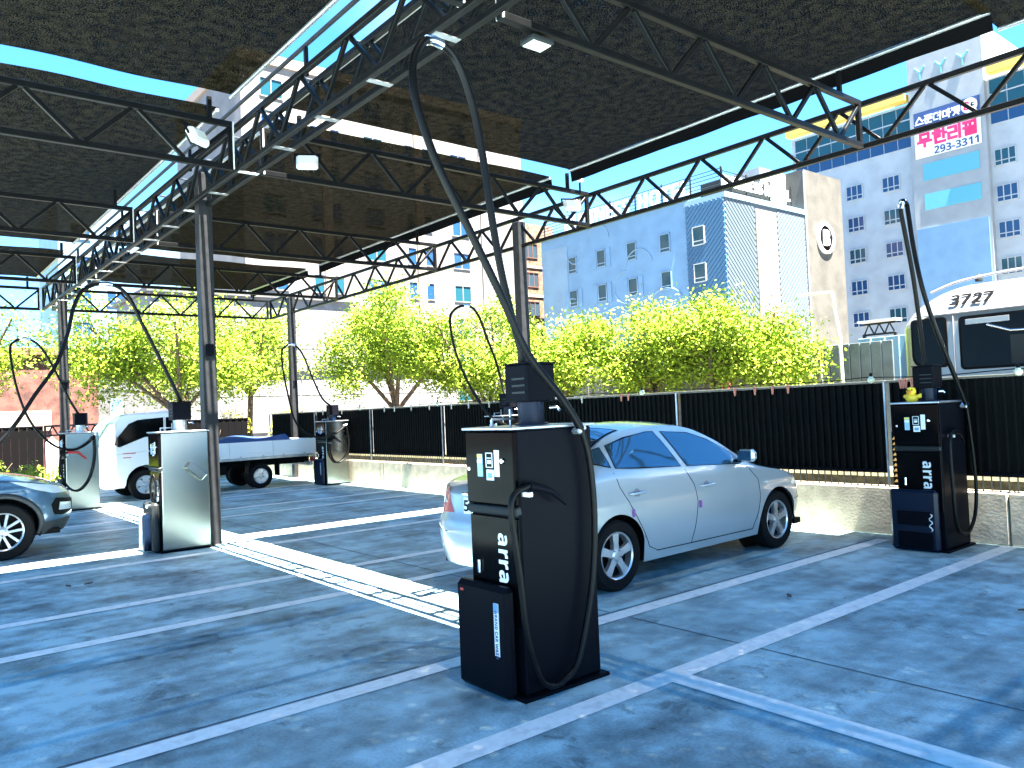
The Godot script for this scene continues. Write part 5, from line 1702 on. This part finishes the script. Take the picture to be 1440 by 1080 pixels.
func make_office() -> void:
	var t := thing("office_tower", "tall pale office block with yellow cornice and a tall banner shaft", "building")
	var X := 83.17
	part(bx(Vector3(X + 9.0, 15.6, -42.0), Vector3(18.0, 31.2, 13.6)), "wall", M.tile_white, t)
	part(bx(Vector3(X + 9.0, 15.6, -20.0), Vector3(18.0, 31.2, 17.0)), "wall", M.tile_white, t)
	part(bx(Vector3(X + 6.0, 18.3, -31.75), Vector3(13.4, 36.6, 6.95)), "shaft", M.tile_grey, t)
	part(bx(Vector3(X - 0.45, 31.75, -42.2), Vector3(1.3, 0.7, 13.4)), "cornice", M.yellow_paint, t)
	part(bx(Vector3(X - 0.45, 31.75, -19.6), Vector3(1.3, 0.7, 16.6)), "cornice", M.yellow_paint, t)
	var fb := Basis(Vector3.UP, -PI / 2)
	# glazed top floors between the cornice and the windows
	for sgm in [[-48.4, -35.4, 9], [-28.1, -13.0, 10]]:
		for r in 3:
			for c in sgm[2]:
				var w: float = (sgm[1] - sgm[0]) / sgm[2]
				part(bx(Vector3(X - 0.02, 27.45 + r * 1.45, sgm[0] + w * (c + 0.5)), Vector3(0.06, 1.33, w - 0.1)), "curtain_pane", [M.window_blue, M.window_teal, M.window_teal][r], t)
		for r in 4:
			part(bx(Vector3(X - 0.03, 26.72 + r * 1.45, (sgm[0] + sgm[1]) * 0.5), Vector3(0.1, 0.12, sgm[1] - sgm[0])), "transom", M.tile_white, t)
	for zc in [-45.6, -41.7, -37.75, -27.05, -23.2, -19.3, -15.4]:
		for k in 7:
			facade_window(t, Vector3(X - 0.02, 23.5 - k * 3.45, zc), 1.86, 1.62, 0, M.tile_white, M.window_blue if (k + int(zc)) % 3 else M.window_teal, 3, 0.48, 0.09)
	# shaft face: cyan bands, blue lower panel, banner
	var S := X - 0.72
	part(bx(Vector3(S, 23.6, -31.6), Vector3(0.05, 1.7, 5.2)), "painted_band", M.cyan_panel, t)
	part(bx(Vector3(S, 20.6, -31.6), Vector3(0.05, 1.6, 5.2)), "painted_band", M.cyan_panel, t)
	part(bx(Vector3(S - 0.03, 9.0, -31.8), Vector3(0.08, 18.0, 6.6)), "blue_panel", M.blue_panel, t)
	for k in 3:
		var y := MB.new()
		var z := -34.0 + k * 2.0
		y.bar(Vector3(S, 33.0, z), Vector3(S, 33.75, z), 0.16); y.bar(Vector3(S, 33.72, z), Vector3(S, 34.3, z - 0.5), 0.16); y.bar(Vector3(S, 33.72, z), Vector3(S, 34.3, z + 0.5), 0.16)
		part(y, "wall_emblem", M.cyan_panel, t)
	var bn := thing("banner", "tall white banner with pink lettering hung on the office shaft", "banner")
	var B := S - 0.06
	part(bx(Vector3(B, 26.6, -31.75), Vector3(0.04, 3.0, 6.1)), "cloth", M.sticker_white, bn)
	part(bx(Vector3(B - 0.005, 28.95, -31.75), Vector3(0.05, 1.55, 6.1)), "header", M.banner_navy, bn)
	var h1 := MB.new()
	write_hangul(h1, "스푼더마켓", Vector3(B - 0.03, 28.45, -34.65), 0.78, 0.08, 0.13, 0.02, fb)
	part(h1, "header_lettering", M.sticker_white, bn)
	var h2 := MB.new()
	write_hangul(h2, "무한리필", Vector3(B - 0.02, 26.2, -34.5), 1.28, 0.13, 0.27, 0.02, fb)
	part(h2, "main_lettering", M.banner_pink, bn)
	part_mesh(text_mesh("293-3311", 1.02, 0.03, M.banner_navy), "phone_number", bn, Vector3(B - 0.035, 25.55, -30.9), fb)
	var ci := MB.new()
	ci.lathe(Vector3(B - 0.03, 28.95, -29.6), [Vector2(0.72, 0.0), Vector2(0.72, 0.03), Vector2(0.0, 0.03)], 32, Basis(Vector3(0, 0, 1), PI / 2))
	part(ci, "floor_disc", M.sticker_white, bn)
	part_mesh(text_mesh("8", 1.15, 0.03, M.banner_pink), "floor_digit", bn, Vector3(B - 0.075, 28.95, -29.85), fb)
	part_mesh(text_mesh("F", 0.8, 0.03, M.letter_black), "floor_letter", bn, Vector3(B - 0.075, 28.88, -29.3), fb)

func make_other_buildings() -> void:
	# white tower block behind the trees
	var t := thing("white_tower", "tall white apartment tower behind the street trees", "building")
	part(bx(Vector3(36.0, 14.6, -66.0), Vector3(27.6, 29.2, 15.8)), "wall", M.tower_white, t)
	part(bx(Vector3(36.0, 29.5, -66.0), Vector3(28.0, 0.8, 16.2)), "roof_edge", M.tower_beige, t)
	for c in 6:
		for r in 9:
			if c == 5 and r > 5: continue
			facade_window(t, Vector3(24.6 + c * 4.4, 27.3 - r * 3.0, -58.1), 2.7 if c % 2 else 1.9, 1.55, 1, M.wall_pale, M.window_blue if (c + r) % 3 else M.window_teal, 3 if c % 2 else 2, 0.0, 0.09)
	for c in [29.0, 37.8]:
		part(bx(Vector3(c, 14.6, -58.0), Vector3(0.8, 29.0, 0.35)), "pilaster", M.tower_beige, t)
	part(bx(Vector3(46.8, 14.5, -58.05), Vector3(4.6, 29.0, 0.3)), "blank_bay", M.tower_white, t)
	var b := thing("brick_block", "narrow tan brick block wedged between white tower and hotel", "building")
	part(bx(Vector3(52.2, 10.0, -63.5), Vector3(4.6, 20.0, 9.0)), "wall", M.brick_tan, b)
	for r in 6:
		facade_window(b, Vector3(51.3, 17.3 - r * 2.9, -59.0), 1.9, 1.5, 1, M.brown_frame, M.window_dark, 3)
		part(bx(Vector3(52.2, 15.7 - r * 2.9, -58.96), Vector3(4.5, 0.25, 0.12)), "string_course", M.tower_beige, b)
	# low pale sheds and walls across the back street
	var s1 := thing("panel_shed", "low white panelled shed beyond the truck", "building")
	part(bx(Vector3(17.2, 1.9, -37.0), Vector3(13.2, 3.8, 5.0)), "wall", M.wall_pale, s1)
	for k in 8:
		part(bx(Vector3(11.6 + k * 1.6, 1.85, -34.47), Vector3(1.54, 1.6, 0.05), 0.01), "cladding_panel", M.wall_pale, s1)
		part(bx(Vector3(11.6 + k * 1.6, 3.05, -34.47), Vector3(1.54, 0.7, 0.05), 0.01), "cladding_panel", M.hoard_white, s1)
	part(bx(Vector3(17.2, 3.9, -37.0), Vector3(13.4, 0.18, 5.4)), "roof", M.wall_grey, s1)
	var s2 := thing("grey_wall_house", "grey rendered house with a blank wall behind the truck's cab", "building")
	part(bx(Vector3(8.75, 2.0, -38.0), Vector3(3.5, 4.0, 7.0)), "wall", M.wall_grey, s2)
	part(bx(Vector3(8.75, 4.1, -38.0), Vector3(3.6, 0.2, 7.4)), "roof", M.dark_grey, s2)
	part(bx(Vector3(7.75, 2.3, -34.46), Vector3(0.5, 0.95, 0.06)), "notice_frame", M.wall_pale, s2)
	part(bx(Vector3(7.75, 2.3, -34.42), Vector3(0.42, 0.85, 0.03)), "notice", M.sticker_blue, s2)
	var s3 := thing("white_house", "plain white house with high small windows over the panelled shed", "building")
	part(bx(Vector3(17.5, 4.3, -47.0), Vector3(12.0, 8.6, 7.0)), "wall", M.wall_pale, s3)
	for k in 4:
		facade_window(s3, Vector3(13.2 + k * 2.0, 6.2, -43.48), 0.6, 0.5, 1, M.tile_white, M.window_dark, 1)
	part(bx(Vector3(17.5, 8.7, -47.0), Vector3(12.4, 0.25, 7.4)), "roof", M.wall_grey, s3)
	var s4 := thing("red_building", "low red walled building behind the shrub corner", "building")
	part(bx(Vector3(2.4, 2.2, -36.5), Vector3(9.0, 4.4, 6.0)), "wall", M.red_wall, s4)
	part(bx(Vector3(2.6, 1.95, -33.46), Vector3(5.4, 0.75, 0.1)), "shop_board", M.tower_beige, s4)
	part(bx(Vector3(2.4, 4.5, -36.5), Vector3(9.2, 0.25, 6.4)), "roof", M.brown_frame, s4)
	var s5 := thing("blue_block", "pale blue tower block standing far behind the white house", "building")
	part(bx(Vector3(19.5, 11.0, -85.0), Vector3(12.0, 22.0, 10.0)), "wall", M.blue_panel, s5)
	for c in 4:
		for r in 6:
			facade_window(s5, Vector3(15.3 + c * 2.9, 19.5 - r * 3.0, -79.98), 1.7, 1.5, 1, M.tile_white, M.window_blue, 2)

func make_street_side() -> void:
	# site hoardings and lamp across the street
	var hw := thing("white_hoarding", "long white site hoarding low behind the fence", "hoarding")
	for k in 8:
		part(bx(Vector3(16.0, 1.15, -14.95 + k * 0.8), Vector3(0.06, 2.26, 0.785), 0.01), "hoarding_panel", M.hoard_white, hw)
	part(bx(Vector3(15.99, 2.31, -12.15), Vector3(0.10, 0.06, 6.4), 0.01), "cap_rail", M.hoard_white, hw)
	single(bx(Vector3(15.93, 1.98, -11.4), Vector3(0.05, 0.28, 0.28), 0.03), "pink_sign", M.pink, "small round-cornered pink sign on the white hoarding", "sign")
	var hp := thing("ribbed_hoarding", "short pale ribbed hoarding by a tree trunk, adjoining the white hoarding", "hoarding")
	for k in 14:
		part(bx(Vector3(17.4, 1.35, -17.9 + k * 0.28), Vector3(0.05 + 0.03 * (k % 2), 2.7, 0.275)), "ribbed_sheet", M.hoard_sky if k > 8 else M.wall_pale, hp)
	var hg := thing("grey_hoarding", "grey green ribbed metal hoarding with upright seams beside the coach", "hoarding")
	for k in 10:
		part(bx(Vector3(17.0, 1.4, -10.15 + k * 0.24), Vector3(0.05, 2.8, 0.225), 0.008), "hoarding_sheet", M.hoard_green, hg)
	var hs := thing("blue_hoarding", "light blue corrugated hoarding against the coach's rounded end", "hoarding")
	for k in 9:
		part(bx(Vector3(18.0 - 0.04 * (k % 2), 1.48, -9.05 + k * 0.16), Vector3(0.05, 2.95, 0.155), 0.008), "hoarding_sheet", M.hoard_sky, hs)
	var gt := thing("sign_gantry", "small steel lattice gantry above the light blue hoarding", "gantry")
	var gm := MB.new()
	for y in [3.10, 3.36]:
		gm.bar(Vector3(19.0, y, -9.5), Vector3(19.0, y, -8.7), 0.05)
	for k in 3:
		gm.bar(Vector3(19.0, 3.10, -9.48 + k * 0.25), Vector3(19.0, 3.36, -9.355 + k * 0.25), 0.03); gm.bar(Vector3(19.0, 3.36, -9.355 + k * 0.25), Vector3(19.0, 3.10, -9.23 + k * 0.25), 0.03)
	for z in [-9.48, -8.72]:
		gm.bar(Vector3(19.0, 0, z), Vector3(19.0, 3.12, z), 0.07)
	part(gm, "lattice", M.dark_grey, gt)
	part(bx(Vector3(19.0, 3.42, -9.1), Vector3(0.4, 0.05, 0.9)), "canopy_sheet", M.white_paint, gt)
	var lp := thing("street_lamp", "white street lamp with a bent arm beside the grey hoarding", "street lamp")
	var lm := MB.new()
	lm.tube(path_curve([Vector3(16.2, 0, -9.42), Vector3(16.2, 2.2, -9.36), Vector3(16.2, 3.1, -9.26)], 0.2), 0.035, 8)
	part(lm, "pole", M.white_paint, lp)
	var la := MB.new()
	la.tube(path_curve([Vector3(16.2, 2.9, -8.62), Vector3(16.2, 3.5, -8.70), Vector3(16.2, 3.86, -8.74), Vector3(16.2, 3.9, -8.85), Vector3(16.2, 3.92, -9.3)], 0.1), 0.03, 8)
	part(la, "arm", M.white_paint, lp)
	var lb := MB.new()
	lb.tube([Vector3(16.2, 0.0, -8.6), Vector3(16.2, 2.95, -8.62)], 0.035, 8)
	part(lb, "mast", M.white_paint, lp)
	part(bx(Vector3(16.2, 3.92, -9.35), Vector3(0.14, 0.05, 0.36), 0.02), "lamp_head", M.white_paint, lp)
	# globe lamp by the hotel
	var gl := thing("globe_lamp", "small garden globe lamp on a thin pole above the tree crown", "street lamp", Vector3(16.0, 0, -18.15))
	var gp := MB.new()
	gp.tube([Vector3(0, 0, 0), Vector3(0, 4.05, 0)], 0.02, 6)
	part(gp, "pole", M.white_paint, gl)
	var gg := MB.new()
	gg.lathe(Vector3(0, 4.12, 0), [Vector2(0, -0.1), Vector2(0.08, -0.06), Vector2(0.1, 0), Vector2(0.08, 0.06), Vector2(0, 0.1)], 14)
	part(gg, "globe", M.bulb, gl)
	# trees along the street
	tree("street_tree", "spreading street tree with a forked trunk behind the far fence vacuum", Vector3(13.0, 0, -21.8), 6.1, 3.1, 5, 31500, 2.3, 0.056, Vector3(0.75, 1, 1.15))
	tree("street_tree", "bushy street tree filling the gap behind the hidden vacuum's hose", Vector3(14.5, 0, -19.0), 5.3, 2.1, 6, 18900, 1.8, 0.053)
	tree("street_tree", "round street tree in front of the pale blue hotel's far end", Vector3(14.0, 0, -14.9), 4.25, 1.75, 7, 21000, 2.3, 0.046, Vector3(0.8, 1, 1.1))
	tree("street_tree", "dense street tree before the hotel's window rows", Vector3(15.0, 0, -12.9), 4.35, 1.6, 18, 19950, 2.3, 0.046, Vector3(0.8, 1, 1.1))
	tree("street_tree", "dense street tree below the hotel's teal corner, over the white hoarding", Vector3(15.0, 0, -11.1), 4.2, 1.5, 9, 19950, 2.3, 0.046, Vector3(0.8, 1, 1.1))
	tree("street_tree", "darker street tree reaching to the white lamp arm", Vector3(15.4, 0, -9.9), 3.9, 1.25, 10, 14700, 2.15, 0.046, Vector3(0.8, 1, 1.15))
	tree("street_tree", "wide leaning tree with bare lower limbs behind the truck", Vector3(7.9, 0, -27.0), 6.3, 3.9, 12, 27300, 2.5, 0.063, Vector3(1.15, 1, 0.8), "trees behind the truck")
	tree("street_tree", "tall tree over the red building", Vector3(2.2, 0, -30.0), 6.4, 3.2, 13, 18900, 3.2, 0.066, Vector3(1.1, 1, 0.8), "trees behind the truck")
	tree("street_tree", "light tree between the truck bed and the canopy post", Vector3(11.2, 0, -29.5), 6.2, 2.6, 14, 16800, 3.4, 0.059, Vector3(1.1, 1, 0.8), "trees behind the truck")
	single(bx(Vector3(10.15, 0.33, -11.0), Vector3(0.9, 0.72, 26.0), 0.05), "verge_bank", M.verge, "olive brown verge bank behind the black fence", "bank")
	# planted strip at the tree end
	single(bx(Vector3(-2.2, 0.09, -25.0), Vector3(13.0, 0.18, 2.6), 0.02), "planting_bed", M.soil, "low soil bed at the tree end of the lot", "planting bed")
	for k in 9:
		shrub("low green shrub in the bed before the far black fence" , Vector3(-2.4 + k * 0.82, 0.18, -24.5 + 0.3 * (k % 2)), Vector3(1.1, 0.75 - 0.1 * (k % 3), 1.0), 50 + k, 900, "shrubs in the end bed")
	shrub("bright yellow green bush beyond the truck bed", Vector3(10.4, 1.2, -29.0), Vector3(1.5, 1.1, 1.2), 81, 1300, "bright bushes beyond the truck", GOLDEN)
	shrub("bright yellow green bush beside the far canopy post", Vector3(12.2, 1.0, -28.0), Vector3(1.7, 1.3, 1.2), 82, 1500, "bright bushes beside the post", GOLDEN)
	shrub("dark green bush behind the truck's cab", Vector3(8.0, 0.0, -24.2), Vector3(0.8, 1.75, 0.8), 83, 1500, "bushes behind the cab")
	single(bx(Vector3(11.3, 0.5, -28.6), Vector3(4.6, 1.0, 2.0), 0.03), "planter_bank", M.soil, "raised planter bank holding the bright bushes", "planter")
	# fence at the tree end
	for seg in [[-9.0, 3.95, "behind the shrubs", -26.3], [5.6, 9.3, "behind the truck", -24.6]]:
		var t := thing("end_fence", "black corrugated end fence %s" % seg[2], "fence", Vector3.ZERO, 0.0, "black end fences")
		var mb := MB.new()
		var nn := int((seg[1] - seg[0]) / 0.1)
		for k in nn:
			var x0 := lerpf(seg[0], seg[1], float(k) / nn)
			mb.box(Vector3(x0 + 0.05, 0.86, seg[3] + 0.012 * (k % 2)), Vector3(0.098, 1.68, 0.02))
		part(mb, "corrugated_sheet", M.valance, t)
		part(bx(Vector3((seg[0] + seg[1]) * 0.5, 1.715, seg[3]), Vector3(seg[1] - seg[0], 0.04, 0.07)), "top_rail", M.satin_black, t)
	for k in 4:
		var pk := MB.new()
		pk.prism([Vector2(-0.16, 0.0), Vector2(0.16, 0.0), Vector2(0.16, 1.25), Vector2(0.0, 1.42), Vector2(-0.16, 1.25)], 0.0, 0.03, Vector3(4.15 + k * 0.38, 0, -26.2))
		single(pk, "picket_board", M.white_paint, "white pointed picket board beside the black end fence", "picket", "white pickets at the end fence")
	var lt := thing("lattice_frame", "black lattice frame standing over the white pickets", "frame")
	var lf := MB.new()
	lf.bar(Vector3(4.0, 1.72, -26.3), Vector3(5.6, 1.72, -26.3), 0.06); lf.bar(Vector3(4.0, 1.45, -26.3), Vector3(5.6, 1.45, -26.3), 0.05)
	for k in 5:
		lf.bar(Vector3(4.05 + k * 0.28, 1.45, -26.3), Vector3(4.19 + k * 0.28, 1.72, -26.3), 0.04); lf.bar(Vector3(4.19 + k * 0.28, 1.72, -26.3), Vector3(4.33 + k * 0.28, 1.45, -26.3), 0.04)
	for x in [4.0, 5.6]:
		lf.bar(Vector3(x, 0, -26.3), Vector3(x, 1.75, -26.3), 0.06)
	part(lf, "lattice", M.satin_black, lt)
	# overhead wires
	for w in [[Vector3(-8, 4.2, -31), Vector3(40, 5.6, -31), 0.35], [Vector3(-8, 3.9, -31.3), Vector3(40, 5.2, -31.3), 0.4]]:
		var pts := []
		for i in 21:
			var f := i / 20.0
			pts.append(w[0].lerp(w[1], f) - Vector3(0, w[2] * 4.0 * f * (1.0 - f), 0))
		var wm := MB.new()
		wm.tube(pts, 0.014, 5)
		single(wm, "overhead_wire", M.seal, "thin black overhead wire strung across the trees", "wire", "overhead wires")

func _ready() -> void:
	rng.seed = 1
	set_camera_and_light()
	hangul_strokes()
	make_materials()
	make_ground()
	make_canopy()
	make_fence()
	make_hotel()
	make_office()
	make_other_buildings()
	make_street_side()
	make_coach()
	make_cars()
	make_truck()
	make_vacuums()
